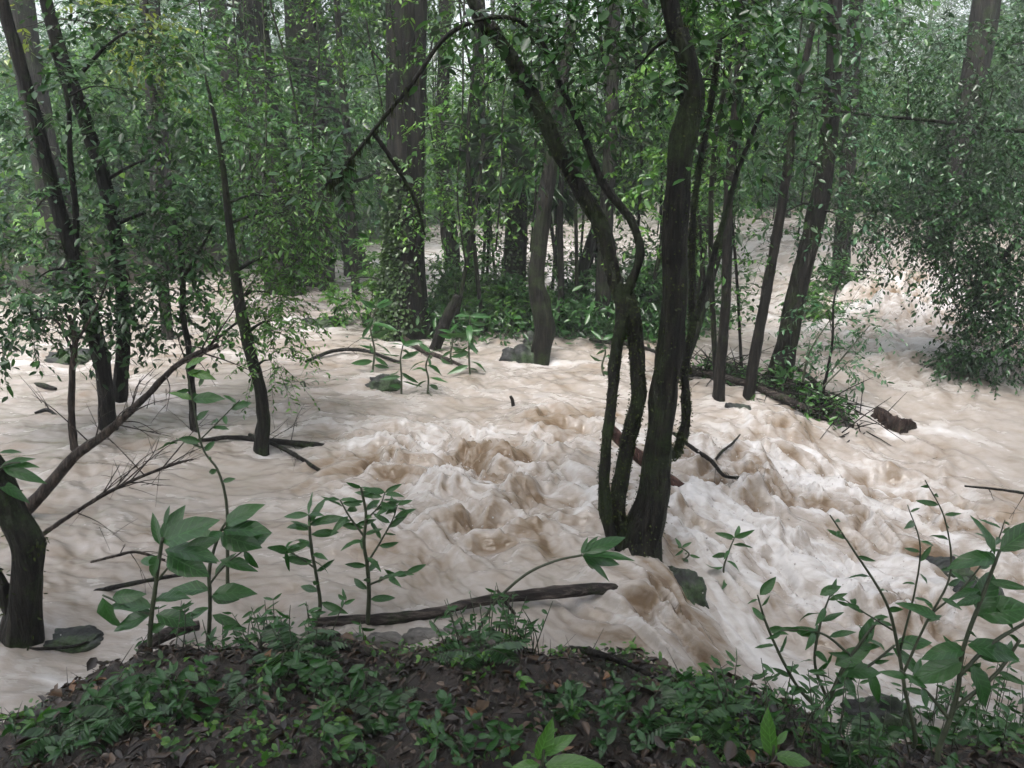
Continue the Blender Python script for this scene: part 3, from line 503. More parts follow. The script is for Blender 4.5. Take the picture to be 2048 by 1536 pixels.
# left side
r, d, p = simple('tree', 'twin trunks leaning left above the fallen branch, in brown water', [[(217, 862, 36), (212, 790, 31), (203, 720, 31), (182, 640, 31), (155, 540, 29), (115, 410, 27), (72, 240, 25), (30, 90, 24), (5, 0, 23)], [(237, 800, 32, .25), (243, 740, 27, .25), (247, 640, 25, .25), (237, 520, 25, .25), (213, 380, 27, .25), (168, 235, 27, .25), (130, 130, 25, .25), (92, 0, 24, .25)], [(150, 540, 12), (152, 430, 12), (140, 310, 11), (135, 200, 9), (100, 90, 7)]], M_bark,
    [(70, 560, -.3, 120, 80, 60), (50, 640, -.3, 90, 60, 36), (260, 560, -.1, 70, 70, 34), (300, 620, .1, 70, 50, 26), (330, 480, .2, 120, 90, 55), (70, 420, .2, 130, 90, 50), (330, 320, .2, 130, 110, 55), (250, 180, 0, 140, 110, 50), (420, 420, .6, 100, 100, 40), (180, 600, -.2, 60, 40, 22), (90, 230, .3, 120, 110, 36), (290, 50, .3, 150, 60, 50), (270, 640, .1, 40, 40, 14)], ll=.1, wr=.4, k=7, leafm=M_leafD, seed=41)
r, d, p = simple('tree', 'thin curved mossy trunk over the lying stick, left of the rapids', [(523, 905, 30), (527, 840, 26), (520, 780, 24), (497, 690, 24), (478, 600, 22), (462, 480, 16), (448, 350, 12), (428, 230, 8), (410, 150, 4)], M_barkm,
    [(540, 585, .2, 60, 50, 46), (570, 520, .4, 50, 60, 44), (560, 400, .3, 80, 80, 50), (600, 440, .5, 60, 60, 40), (500, 290, .3, 90, 90, 44), (560, 640, .1, 40, 30, 20), (420, 150, .3, 110, 90, 44), (540, 720, -.1, 50, 30, 12)], ll=.065, wr=.34, k=11, leafm=M_leafB, seed=42)
simple('tree', 'spindly sapling behind the fallen branch, left of the curved trunk', [[(388, 868, 16), (384, 780, 14), (378, 700, 13), (366, 630, 12), (366, 560, 12), (362, 500, 10), (348, 440, 8)], [(366, 560, 7), (400, 500, 6), (425, 450, 5)], [(382, 740, 7), (420, 690, 6), (480, 640, 5)]], M_barkg, [(350, 560, 0, 60, 40, 14), (420, 610, .1, 60, 40, 12), (380, 460, 0, 70, 50, 20), (480, 660, 0, 40, 30, 8)], ll=.09, seed=43, part_names=['trunk', 'branch', 'branch'])
simple('sapling', 'pale bent sapling with sparse leaves in front of the twin trunks', [[(150, 905, 16), (143, 830, 14), (145, 740, 13), (150, 680, 11), (138, 630, 9)], [(145, 700, 6), (110, 640, 5), (60, 640, 4)], [(150, 690, 6), (190, 620, 5), (215, 560, 4)]], M_dry, [(110, 610, 0, 50, 30, 8), (180, 570, 0, 40, 30, 6)], ll=.09, seed=44, part_names=['trunk', 'branch', 'branch'])
# dark trunks in the left background
for k, (lab, st, bk) in enumerate([
    ('thickest dark trunk of the left background behind a leafy spray', [(572, 600, 80), (562, 480, 68), (546, 330, 64), (520, 150, 62), (500, 0, 62)], M_bark),
    ('dark trunk leaning left beside the thickest background trunk', [(560, 590, 50, .8), (505, 340, 46, .8), (470, 180, 42, .8), (432, 0, 40, .8)], M_bark),
    ('straight grey trunk right of the thickest left background trunk', [(632, 580, 54), (622, 400, 50), (606, 200, 46), (590, 0, 44)], M_barkg),
    ('short leaning dark trunk beside the pale far water, left of the fluted trunk', [(716, 548, 52), (700, 470, 40), (684, 380, 34), (668, 250, 30), (640, 80, 26), (630, 0, 24)], M_bark),
    ('slim trunk at the left edge of the fluted trunk, in far water', [(655, 585, 34), (650, 450, 30), (645, 300, 28), (625, 100, 24), (620, 0, 24)], M_barkg),
    ('hazy grey trunk at the far left behind the twin trunks', [(130, 520, 60), (95, 330, 56), (60, 150, 52), (40, 0, 50)], M_barkg),
    ('hazy dark trunk between the twin trunks and the spindly sapling', [(330, 560, 44), (318, 300, 40), (300, 0, 36)], M_bark)]):
    simple('tree', lab, st, bk, [(st[-1][0] + 60, 60, .3, 120, 70, 30), (st[-1][0] - 40, 180, .4, 90, 80, 18)], ll=.1, leafm=M_leafB, seed=50 + k, sides=16, rough=.14, Y=[14.5, 14.5, 15.5, 17, 15, 15, 16][k])
r, d, p = simple('tree', 'yellow-leaved slender tree high at the upper left', [(330, 620, 22), (322, 420, 20), (310, 220, 16), (296, 60, 12), (290, 0, 10)], M_barkg, [(290, 100, -.2, 34, 45, 16), (250, 50, -.2, 45, 40, 14), (330, 70, 0, 35, 30, 9), (230, 10, 0, 60, 30, 14), (30, 60, -.2, 25, 40, 6)], ll=.13, leafm=M_leafY, seed=59, Y=10.5, k=6)
# right background
simple('big_tree', 'large pale trunk at the far right standing in the foaming side channel', [(1862, 590, 60), (1880, 480, 52), (1912, 320, 48), (1948, 150, 48), (1972, 0, 50)], M_barkb, [(1800, 250, -.5, 120, 90, 30), (1980, 360, -.4, 110, 60, 34)], ll=.1, leafm=M_leafC, seed=61, sides=18, flute=.05, Y=15.0)
simple('tree', 'slim trunk behind the hanging sprays left of the side channel', [(1680, 560, 36), (1690, 420, 32), (1700, 250, 30), (1712, 0, 28)], M_bark, [(1700, 380, 0, 80, 60, 26), (1740, 150, 0, 120, 90, 30)], ll=.09, leafm=M_leafB, seed=62, Y=13.0)
# overhanging feathery branches from a tree beyond the right edge
r, d, p = simple('overhanging_tree', 'feathery dark green boughs hanging in from the right over the channel', [[(2290, 800, 120), (2270, 600, 100), (2240, 300, 90), (2230, 0, 80)], [(2270, 520, 26), (2130, 420, 16), (2000, 520, 10), (1930, 640, 5)], [(2250, 250, 20), (2050, 262, 9), (1850, 240, 7), (1720, 228, 5), (1620, 212, 3)], [(2265, 620, 20), (2120, 640, 11), (2000, 700, 7), (1900, 770, 4)]], M_barkm,
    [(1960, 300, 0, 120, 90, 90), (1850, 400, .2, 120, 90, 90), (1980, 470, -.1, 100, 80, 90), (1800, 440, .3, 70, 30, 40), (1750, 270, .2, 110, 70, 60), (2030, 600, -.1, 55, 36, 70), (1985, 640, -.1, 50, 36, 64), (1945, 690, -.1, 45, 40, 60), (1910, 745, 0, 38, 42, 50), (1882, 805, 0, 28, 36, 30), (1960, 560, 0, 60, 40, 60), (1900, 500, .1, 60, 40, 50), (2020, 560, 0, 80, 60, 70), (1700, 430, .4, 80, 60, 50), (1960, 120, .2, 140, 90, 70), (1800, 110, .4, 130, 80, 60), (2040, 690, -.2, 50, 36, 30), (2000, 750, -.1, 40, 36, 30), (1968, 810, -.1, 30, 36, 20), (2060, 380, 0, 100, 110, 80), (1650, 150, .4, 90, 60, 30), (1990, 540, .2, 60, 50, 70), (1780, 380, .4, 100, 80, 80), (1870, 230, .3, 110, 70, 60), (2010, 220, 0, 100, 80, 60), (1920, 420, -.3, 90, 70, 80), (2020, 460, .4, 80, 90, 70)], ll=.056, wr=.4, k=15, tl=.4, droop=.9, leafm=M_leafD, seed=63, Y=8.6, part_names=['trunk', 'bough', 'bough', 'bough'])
# foreground tree at the left edge
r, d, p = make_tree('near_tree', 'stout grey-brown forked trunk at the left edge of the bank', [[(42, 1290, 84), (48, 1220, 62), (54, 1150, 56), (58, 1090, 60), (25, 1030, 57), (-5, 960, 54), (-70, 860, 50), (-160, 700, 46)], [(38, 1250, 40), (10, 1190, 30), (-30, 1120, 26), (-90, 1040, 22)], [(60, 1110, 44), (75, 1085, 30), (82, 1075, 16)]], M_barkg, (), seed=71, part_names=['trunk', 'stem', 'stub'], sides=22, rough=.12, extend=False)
tufts(r, p, d, RG, 90, .03, M_moss, 'moss_tufts', spread=.01)

# fan palm behind the islet shrubs
pb = PY(1025, 655, 11.6); rt = thing('fan_palm', 'fan palm with ivy-clad trunk and drooping fronds behind islet shrubs', 'palm', pb)
Pp = [PY(1022, 690, 11.6), PY(1025, 650, 11.6), PY(1030, 520, 11.6), PY(1036, 385, 11.6), PY(1042, 330, 11.6)]
b = Buf(); V, F = tube(Pp, [.2, .19, .165, .165, .12], 14, 40, .12, 5); b.add(V, F); b.build('trunk', [M_barkm], rt, pb)
tufts(rt, pb, [(smoothpath(Pp, 60), np.full(60, .17))], RG, 1500, .05, M_ivy, 'ivy', spread=.05, wr=.6, zr=(-.1, 2.2))
def frond_mesh(seed):
    rng = np.random.default_rng(seed); b = Buf(); V, F = tube([[0, 0, 0], [.35, 0, .06], [.7, 0, 0]], [.012, .009, .006], 5, 6); b.add(V, F, 1)
    n = 26; a = np.linspace(-2.2, 2.2, n) + rng.normal(0, .04, n); O = np.tile([.7, 0, 0.], (n, 1)); D = np.stack([np.cos(a), np.sin(a), .1 - .1 * np.abs(a) + rng.normal(0, .08, n)], -1)
    V, F = leaves(O, D, np.tile([0, 0, 1.], (n, 1)) + rng.normal(0, .1, (n, 3)), .62 * rng.uniform(.8, 1.1, n), .085, .12, .45); b.add(V, F, 0)
    Vv = np.concatenate(b.V); order = np.argsort([f.shape[1] for f in b.F], kind='stable')
    return newmesh('frond', Vv, [b.F[i] for i in order], [M_fern, M_stem], True, np.concatenate([b.M[i] for i in order]))
FM = [frond_mesh(s) for s in (1, 2, 3)]
for k in range(12):
    o = obj('frond', FM[k % 3], rt, tuple(np.array(Pp[-1]) - pb + np.array([0, 0, -.1 + .016 * k]))); el = math.radians(-30 + 8.5 * k + RG.uniform(-8, 8)); o.rotation_euler = (RG.uniform(-.3, .3), -el, k * 2.399); o.scale = [RG.uniform(.75, 1.0)] * 3
# second, smaller palm in the gloom right of it
pb2 = PY(1200, 600, 13.5); rt2 = thing('fan_palm', 'smaller pale-fronded palm to the right of the ivy-clad palm', 'palm', pb2)
b = Buf(); pt_ = PY(1195, 330, 13.5); V, F = tube([pb2 - [0, 0, .3], pb2, pt_], [.1, .09, .07], 9, 20, .1, 3); b.add(V, F); b.build('trunk', [M_barkm], rt2, pb2)
for k in range(12):
    o = obj('frond', FM[k % 3], rt2, tuple(pt_ - pb2)); o.rotation_euler = (0, -math.radians(-35 + 9 * k), k * 2.399 + 1); o.scale = [1.1] * 3

# ------------------------------------------------------------------ shrubs
def shrub(name, label, px, py, blobs, ll, wr, k, leafm, seed, Y=None, tl=.25, droop=.35, group=None, dens=1.8):
    rng = np.random.default_rng(seed); p0 = PY(px, py, Y) if Y else PW(px, py); root = thing(name, label, 'shrub', p0, group); fb = Buf()
    for (bx, by, dY, rx, ry, n) in blobs:
        C = PY(bx, by, p0[1] + dY); s = pxm(C); m = (p0 + C) / 2 + rng.normal(0, .05, 3); V, F = tube([p0 - [0, 0, .15], m, C], [.014, .01, .005], 5, 8); sb = Buf(); sb.add(V, F); sb.build('stem', [M_stem], root, p0)
        blob_leaves(rng, fb, C, (rx * s, rx * s, ry * s), int(n * dens), k, ll, wr, tl, droop, 0, 1)
    fb.build('foliage', [leafm, M_stem], root, p0); return root
shrub('shrub', 'dense fine-leaved shrub between the fluted trunk and the palm', 940, 655, [(900, 600, 0, 45, 40, 55), (945, 590, .1, 50, 40, 60), (985, 600, 0, 45, 45, 55), (930, 635, -.1, 50, 25, 40), (965, 545, .2, 50, 35, 35), (880, 560, .1, 30, 40, 20)], .085, .3, 10, M_leafB, 81)
shrub('shrub', 'dark leafy shrub right of the palm foot behind the boulder', 1030, 665, [(1010, 620, .1, 40, 40, 36), (1060, 600, .3, 30, 40, 24), (1110, 560, .4, 40, 60, 26)], .1, .35, 8, M_leafB, 82)
shrub('shrub', 'airy willow-leaved shrub between the cluster stems and the islet', 1300, 665, [(1290, 600, 0, 45, 60, 34), (1250, 560, .2, 50, 60, 30), (1330, 560, .2, 40, 60, 30), (1390, 600, .3, 40, 60, 28), (1180, 590, .3, 35, 60, 20)], .12, .2, 9, M_leafA, 83)
shrub('shrub', 'bright green low shrub on the bank of the side channel', 1650, 640, [(1640, 610, 0, 32, 18, 26), (1610, 600, .2, 30, 24, 18)], .1, .35, 8, M_leafB, 84)
shrub('shrub', 'loose sprouting shrub left of the fluted trunk, over pale water', 735, 650, [(720, 590, 0, 45, 35, 20), (690, 615, 0, 40, 25, 14), (760, 560, .1, 40, 50, 18), (735, 520, .2, 40, 40, 12)], .14, .4, 6, M_leafB, 85, dens=1.3)
shrub('shrub', 'sparse twiggy shrub leaning over the islet debris, reaching right', 1600, 800, [(1660, 640, 0, 50, 50, 16), (1700, 720, 0, 40, 30, 10), (1620, 680, .2, 40, 40, 12), (1740, 650, .1, 40, 25, 8)], .075, .35, 8, M_leafC, 86, dens=1.5)
shrub('shrub', 'low dark shrub at the foot of the slim trunk by the side channel', 1684, 568, [(1684, 548, -.3, 34, 20, 24), (1650, 556, -.3, 30, 16, 16), (1715, 562, -.3, 24, 14, 12)], .1, .4, 8, M_leafA, 88, Y=12.7)
shrub('shrub', 'drowned twiggy bush poking from the water near the curved trunk', 610, 775, [(600, 765, 0, 28, 20, 16), (640, 775, 0, 20, 14, 10)], .05, .2, 6, M_leafC, 87)

# ------------------------------------------------------------------ forest behind: a few kinds of trees and shrubs, each copy a thing of its own
def lib_tree(seed, h, cr, base, leafm, ll, wr, k, nb, nt0, bark, tl=.5, droop=.45, r0=.09, far=False):
    rng = np.random.default_rng(seed); tb = Buf(); cb = Buf()
    P = np.array([[0, 0, -.6], [0, 0, 0], [rng.normal(0, .15), rng.normal(0, .15), h * .35], [rng.normal(0, .3), rng.normal(0, .3), h * .7], [rng.normal(0, .4), rng.normal(0, .4), h]])
    V, F = tube(P, [r0 * 1.3, r0, r0 * .8, r0 * .55, r0 * .2], 8, 22, .15, seed); tb.add(V, F); SPt = smoothpath(P, 50); done = [(SPt, interp1([r0 * 1.3, r0, r0 * .8, r0 * .55, r0 * .2], 50))]
    for q in range(nb):
        z = rng.uniform(base, h * 1.02); a = rng.uniform(0, 6.28); rr = cr * math.sqrt(rng.uniform(.05, 1)) * (1 if z < h * .8 else .7)
        C = np.array([math.cos(a) * rr, math.sin(a) * rr, z]); V, F = limb_to(rng, done, C, 4); tb.add(V, F)
        s = rng.uniform(.4, .8) * cr * .5; nt = int(nt0 * rng.uniform(.7, 1.5)); blob_leaves(rng, cb, C, (s, s, s * .7), nt, k, ll, wr, tl, droop, 0, 1, wood=False, far=far)
    def me(b, nm, mats):
        order = np.argsort([f.shape[1] for f in b.F], kind='stable'); return newmesh(nm, np.concatenate(b.V), [b.F[i] for i in order], mats, True, np.concatenate([b.M[i] for i in order]))
    return me(tb, 'trunk', [bark]), me(cb, 'crown', [leafm])
LIB = [lib_tree(101, 9.0, 2.1, 1.7, M_leafB, .13, .42, 8, 30, 44, M_barkm), lib_tree(102, 8.0, 1.8, 1.6, M_leafC, .08, .4, 12, 30, 46, M_bark), lib_tree(103, 10.0, 2.3, 2.0, M_leafA, .19, .4, 6, 28, 40, M_barkg),
       lib_tree(104, 8.5, 2.0, 1.6, M_leafB, .09, .3, 11, 24, 34, M_barkm, droop=.7)]
BUSH = [lib_tree(111, 3.0, 1.9, .2, M_leafB, .13, .42, 8, 22, 34, M_bark, r0=.04), lib_tree(112, 3.6, 2.0, .2, M_leafC, .11, .4, 9, 22, 34, M_bark, r0=.04), lib_tree(113, 2.6, 1.7, .15, M_leafA, .16, .4, 7, 20, 30, M_bark, r0=.04)]
def put(name, pair, x, y, s, rz, label, cat, group, zoff=0):
    p0 = (x, y, gz(x, y) + zoff); root = thing(name, label, cat, p0, group); root.rotation_euler = (0, 0, rz); root.scale = (s, s, s)
    obj('trunk', pair[0], root); obj('crown', pair[1], root); return root
rng = np.random.default_rng(77)
def screen(x, y, z):
    v = np.array([x, y, z]) - CAM; dd = v @ FW; return 1024 + FPX * v[0] / dd, 768 - FPX * (v @ UPV) / dd
spots = []
def where(x, y):
    px = 1024 + FPX * x / max(y, 1)
    for lim, ph in [(150, 'beyond the left edge pair of trunks'), (420, 'behind the twin leaning trunks'), (680, 'behind the curved mossy trunk'), (900, 'behind the fluted trunk'), (1150, 'behind the fan palm'), (1420, 'behind the stem cluster'), (1700, 'behind the debris islet'), (1950, 'behind the side channel'), (9999, 'behind the hanging right boughs')]:
        if px < lim: return ph
KT = ['mid-green broad-leaved', 'bluish fine-leaved', 'dark large-leaved', 'drooping narrow-leaved']; KB = ['mid-green', 'bluish fine-leaved', 'dark large-leaved']
def far_word(y, far_): return 'far' if y > far_ else 'nearer'
def scatter(n, yr, xr, mind, f, fails=4000):
    out = []
    while len(out) < n and fails:
        fails -= 1; y = rng.uniform(*yr); x = rng.uniform(-xr, xr) * (y + 4)
        if all((x - a) ** 2 + (y - b_) ** 2 > mind ** 2 for a, b_ in spots) and f(x, y): out.append((x, y)); spots.append((x, y))
    return out
def midok(x, y):
    px = 1024 + FPX * x / y; return y < far_y(x) - 1 and not (-2.5 < x < 5 and y > 15) and not (1680 < px < 1960) and not (720 < px < 880 and y < 16)
for (x, y) in scatter(9, (12.5, 29), .72, 2.2, midok):
    k = rng.integers(4); ph = where(x, y)
    put('forest_tree', LIB[k], x, y, rng.uniform(.85, 1.1), rng.uniform(0, 6.28), 'slender %s tree standing in %s flood water %s' % (KT[k], far_word(y, 20), ph), 'tree', 'trees standing in the flood ' + ph)
def bankok(x, y): return y > far_y(x) + .3
for (x, y) in scatter(70, (10, 36), .85, 1.5, bankok):
    k = rng.integers(3); ph = where(x, y)
    put('bush', BUSH[k], x, y, rng.uniform(.8, 1.3), rng.uniform(0, 6.28), '%s bush on the %s bank %s' % (KB[k], far_word(y, 24), ph), 'bush', 'bushes along the far bank ' + ph)
for (x, y) in scatter(54, (14, 58), .85, 2.3, bankok):
    k = rng.integers(4); ph = where(x, y)
    put('forest_tree', LIB[k], x, y, rng.uniform(.95, 1.5), rng.uniform(0, 6.28), '%s hazy tree high on the %s slope %s' % (KT[k], far_word(y, 34), ph), 'tree', 'trees on the far slope ' + ph)
POLE = lib_tree(131, 7.5, .7, 1.6, M_leafB, .1, .36, 7, 12, 9, M_barkm, r0=.03, tl=.4); POLE2 = lib_tree(132, 6.5, .6, .9, M_leafA, .11, .4, 6, 11, 9, M_bark, r0=.022, tl=.4)
for k in range(26):
    px = rng.uniform(870, 1520); Yp = rng.uniform(10.4, 13.5) if px < 1380 else rng.uniform(7.8, 11); q = PY(px, 600, Yp)
    o = put('pole_sapling', (POLE, POLE2)[k % 2], q[0], q[1], rng.uniform(.8, 1.2), rng.uniform(0, 6.28), '%s pole-like sapling standing %s' % (('thin mossy', 'very thin dark')[k % 2], 'on the islet between fluted trunk and palm' if px < 1050 else 'between the palm and the stem cluster' if px < 1300 else 'behind the stem cluster' if px < 1400 else 'on the debris islet'), 'sapling', 'pole saplings on the islets')
    o.rotation_euler = (rng.normal(0, .06), rng.normal(0, .09), rng.uniform(0, 6.28))
# tall trees of the near bank whose canopy shades it
TALL = [lib_tree(121, 11.0, 3.0, 4.6, M_leafA, .16, .42, 8, 34, 40, M_barkg, r0=.16), lib_tree(122, 12.0, 3.2, 5.0, M_leafB, .15, .42, 8, 34, 40, M_barkg, r0=.16)]
for k, (x, y) in enumerate([(-2.6, -1.2), (2.4, -1.6), (-.2, -3.4), (-5.2, 1.2), (5.4, 1.4), (-3.4, -4.5), (3.6, -4.8)]):
    put('canopy_tree', TALL[k % 2], x, y, 1.0, k * 1.3, 'tall bank tree whose canopy hangs over the viewpoint', 'tree', 'canopy trees of the near bank')
# hanging lianas
def liana_mesh(seed, h):
    rng = np.random.default_rng(seed); b = Buf(); n = 9; P = np.stack([np.cumsum(rng.normal(0, .06, n)), np.cumsum(rng.normal(0, .06, n)), np.linspace(0, h, n)], -1); V, F = tube(P, [.012] * n, 5, 40, .2, seed); b.add(V, F, 0)
    Q_ = smoothpath(P, 200)[rng.integers(0, 200, 150)]; D = rng.normal(0, 1, (150, 3)) + [0, 0, -.6]; V, F = leaves(Q_, D, rng.normal(0, .4, (150, 3)) + [0, 0, 1], .06 * rng.uniform(.6, 1.4, 150)); b.add(V, F, 1)
    order = np.argsort([f.shape[1] for f in b.F], kind='stable'); return newmesh('liana', np.concatenate(b.V), [b.F[i] for i in order], [M_barkm, M_leafB], True, np.concatenate([b.M[i] for i in order]))
LM = [liana_mesh(s, 7) for s in (1, 2, 3)]
for k in range(34):
    px = rng.uniform(420, 1620); Y = rng.uniform(9, 16); q = PY(px, rng.uniform(380, 560), Y)
    o = obj('liana', LM[k % 3], None, tuple(q)); o.rotation_euler = (rng.normal(0, .05), rng.normal(0, .05), rng.uniform(0, 6)); tag(o, '%s leafy liana hanging straight down %s' % (['thin twisting', 'thin straight', 'thin wavy'][k % 3], 'beside the thickest left background trunk' if px < 600 else 'between the left background trunks and the fluted trunk' if px < 760 else 'around the fluted trunk' if px < 900 else 'left of the palm' if px < 1030 else 'right of the palm' if px < 1180 else 'behind the leaning cluster stems' if px < 1320 else 'right of the main cluster stem' if px < 1470 else 'above the debris islet'), 'liana', 'hanging lianas')
# low growth and flood debris on the two islets
rng = np.random.default_rng(6)
def along(a, b, n, wd_):
    t = rng.uniform(-.06, 1.06, n); q = a[:2] + (b[:2] - a[:2]) * t[:, None] + rng.normal(0, wd_, (n, 2)); return np.column_stack([q, ground_z(q[:, 0], q[:, 1])])
for nm, a, b, n, wd_, h, ll_, lab in [('islet_growth', A0, A1, 5200, .5, 1.0, .1, 'dark leafy growth covering the islet under the palm and fluted trunk'), ('islet_growth', B0, B1, 700, .22, .22, .07, 'low sparse growth among the debris of the right islet')]:
    P = along(a, b, n, wd_); cl = noise2(P[:, 0] * 1.8, P[:, 1] * 1.8, 81); P = P[cl > -.2]; hh = h * np.clip(.45 + .9 * noise2(P[:, 0] * 1.3 + 4, P[:, 1] * 1.3, 82), .1, 1.2)
    P = np.repeat(P, 4, 0) + rng.normal(0, .05, (len(P) * 4, 3)); P[:, 2] += np.repeat(hh, 4) * rng.uniform(0, 1, len(P)) ** .8
    V, F = leaves(P, rng.normal(0, 1, P.shape) + [0, 0, .2], rng.normal(0, .5, P.shape) + [0, -.4, 1], ll_ * np.clip(rng.lognormal(-.1, .35, len(P)), .4, 1.8), .34); tag(obj(nm, newmesh(nm, V, F, M_leafA)), lab, None, kind='stuff')
for nm, a, b, n, wd_, lab in [('flood_debris', A0, A1, 420, .5, 'dead twigs and sticks washed against the palm islet'), ('flood_debris', B0, B1, 520, .3, 'tangled dead twigs washed against the right islet')]:
    P = along(a, b, n, wd_) + [0, 0, .05]; D = nrm(rng.normal(0, 1, P.shape) * [1, 1, .3]); bb = Buf(); twigwood(bb, P + [0, -.1, .02], D, rng.uniform(.15, .7, len(P)), .1, .008, 0); tag(bb.build(nm, [M_bark]), lab, None, kind='stuff')
# far undergrowth: one mass nobody could count
rng = np.random.default_rng(5); n = 90000; y = rng.uniform(10, 62, n); x = rng.uniform(-1, 1, n) * .85 * (y + 4); ok = y > far_y(x) - .3; x, y = x[ok], y[ok]
z = ground_z(x, y) + rng.uniform(0, 1, len(x)) ** 2 * 2.2; P = np.stack([x, y, z], -1)
V, F = diamonds(P, rng.normal(0, 1, P.shape), rng.normal(0, .5, P.shape) + [0, -.3, 1], rng.uniform(.12, .32, len(P)))
tag(obj('undergrowth', newmesh('undergrowth', V, F, M_leafB)), 'leafy undergrowth covering the far forest slope', None, kind='stuff')

# ------------------------------------------------------------------ rocks, logs, sticks and flood debris
def rock(name, label, px, py, wpx, hpx, m=None, seed=1, Y=None, sink=.3, dep=.8, ang=0, sub=44, group=None, parent=None, bank=False, jag=.28):
    p0 = PG(px, py) if bank else (PY(px, py, Y) if Y else PW(px, py)); s = pxm(p0); a, c = wpx / 2 * s, hpx * s
    th = np.linspace(0, 2 * math.pi, sub, endpoint=False); ph = np.linspace(-math.pi / 2, math.pi / 2, sub // 2 + 1)
    T, H = np.meshgrid(th, ph); d = np.stack([np.cos(T) * np.cos(H), np.sin(T) * np.cos(H), np.sin(H)], -1).reshape(-1, 3)
    r = 1 + jag * noise2(d[:, 0] * 1.4 + seed * 5.1 + d[:, 2], d[:, 1] * 1.4 + d[:, 2] * 1.1, seed) + jag * .5 * noise2(d[:, 0] * 3.5 + seed, d[:, 1] * 3.5 + d[:, 2] * 3, seed + 1) + jag * .35 * (.5 - np.abs(noise2(d[:, 0] * 6 + d[:, 2] * 2, d[:, 1] * 6 + d[:, 2] * 5, seed + 7)) * 2) + jag * .15 * noise2(d[:, 0] * 16, d[:, 1] * 16 + d[:, 2] * 14, seed)
    V = d * r[:, None]; V = np.sign(V) * np.abs(V) ** .85 * np.array([a, a * dep, c]); V[:, 2] -= sink * c
    ca, sa = math.cos(ang), math.sin(ang); V[:, :2] = np.stack([V[:, 0] * ca - V[:, 1] * sa, V[:, 0] * sa + V[:, 1] * ca], -1)
    i = np.arange(sub // 2)[:, None] * sub; j = np.arange(sub)[None]; k = (j + 1) % sub
    Q = np.stack([i + j, i + k, i + sub + k, i + sub + j], -1).reshape(-1, 4)
    return tag(obj(name, newmesh(name, V, [Q], m or M_rock), None, tuple(p0)), label, 'rock', group), p0
rock('boulder', 'black mossy boulder wedged against the knee-shaped trunk', 1044, 722, 84, 44, seed=6, dep=.6, jag=.4, ang=.3)
rock('rock', 'small upright grey rock leaning on the knee-shaped trunk', 1062, 690, 34, 34, seed=5)
rock('boulder', 'dark green mossy boulder in the spill right of the stem cluster', 1356, 1180, 120, 62, seed=7, ang=-.6, dep=.55)
rock('rock', 'flat grey rock awash near the right edge, upper of two', 1885, 1140, 130, 34, seed=9, dep=.6)
rock('rock', 'dark grey rock awash near the right edge, lower of two', 1945, 1205, 120, 60, seed=10)
rock('rock', 'grey rock behind the leaves at the lower right water edge', 1755, 1440, 150, 70, seed=12, dep=.6)
rock('rock', 'low dark rock breaking the water below the small seedlings', 765, 770, 70, 26, seed=13)
rock('rock', 'flat mossy rock in far water left of the fluted trunk', 640, 652, 90, 22, seed=14)
rock('rock', 'dark mossy rock mound at the foot of the near forked trunk', 145, 1276, 110, 15, seed=15, dep=.7)
rock('rock', 'blue-grey stone in the wash at the left end of the islet', 1475, 825, 54, 26, seed=16)
rock('rock', 'pale stone under the islet log', 1580, 838, 60, 22, m=M_pale, seed=17)
rock('rock', 'low green rock in far water at the left', 140, 720, 110, 26, seed=18)
# pale stone blocks under the edging log
for k, (px, py, wp, lab) in enumerate([(700, 1284, 70, 'dark flat stone under the left part of the edging log'), (770, 1282, 74, 'pale flat stone under the edging log below the bushy sapling'), (850, 1276, 90, 'widest pale stone under the middle of the edging log'), (915, 1266, 60, 'pale stone under the edging log beside the leafy tuft')]):
    rock('stone', lab, px, py, wp, 20, m=M_pale, seed=40 + k, dep=.5, sink=.1, jag=.16, group='stones under the edging log')
def stick(name, label, path, m=None, cat='branch', dz=0, twig=None, sides=7, seed=0, rough=.2, mode='W', group=None, ends=None):
    P = []; R = []
    for q in path:
        p = (PW(q[0], q[1]) if mode == 'W' else PG(q[0], q[1]) if mode == 'G' else PY(q[0], q[1], mode)) + np.array([0, 0, dz + (q[3] if len(q) > 3 else 0)])
        P.append(p); R.append(q[2] / 2 * pxm(p))
    o = np.array(P[0]); root = thing(name, label, cat, o, group); n = max(12, len(P) * 7)
    b = Buf(); V, F = tube(P, R, sides, n, rough, seed); b.add(V, F); wd = b.build('wood', [m or M_dry], root, o); SPt = smoothpath(P, 60); rr = interp1(R, 60)
    if twig:
        rng = np.random.default_rng(seed + 50)
        for k in range(twig[0]):
            i = rng.integers(*twig[3]) if len(twig) > 3 else rng.integers(10, 58); T = nrm(SPt[min(i + 2, 59)] - SPt[i - 2]); D = nrm(T * .7 + rng.normal(0, .55, 3) * [1, .5, 1]); L = twig[1] * rng.uniform(.4, 1.2); a = SPt[i]; mid_ = a + D * L * .5 + rng.normal(0, .04, 3) * L; e = a + D * L + np.array([0, 0, -.1 * L])
            tb = Buf(); V, F = tube([a, mid_, e], [min(rr[i] * .6, twig[2]), twig[2] * .6, twig[2] * .3], 4, 7); tb.add(V, F)
            for _ in range(3):
                q = a + (e - a) * rng.uniform(.3, .9); D2 = nrm(D + rng.normal(0, .6, 3)); V, F = tube([q, q + D2 * L * .22, q + D2 * L * .45 + [0, 0, -.03 * L]], [twig[2] * .5, twig[2] * .35, twig[2] * .2], 3, 5); tb.add(V, F)
            tb.build('twig', [m or M_dry], wd, o)
    return root
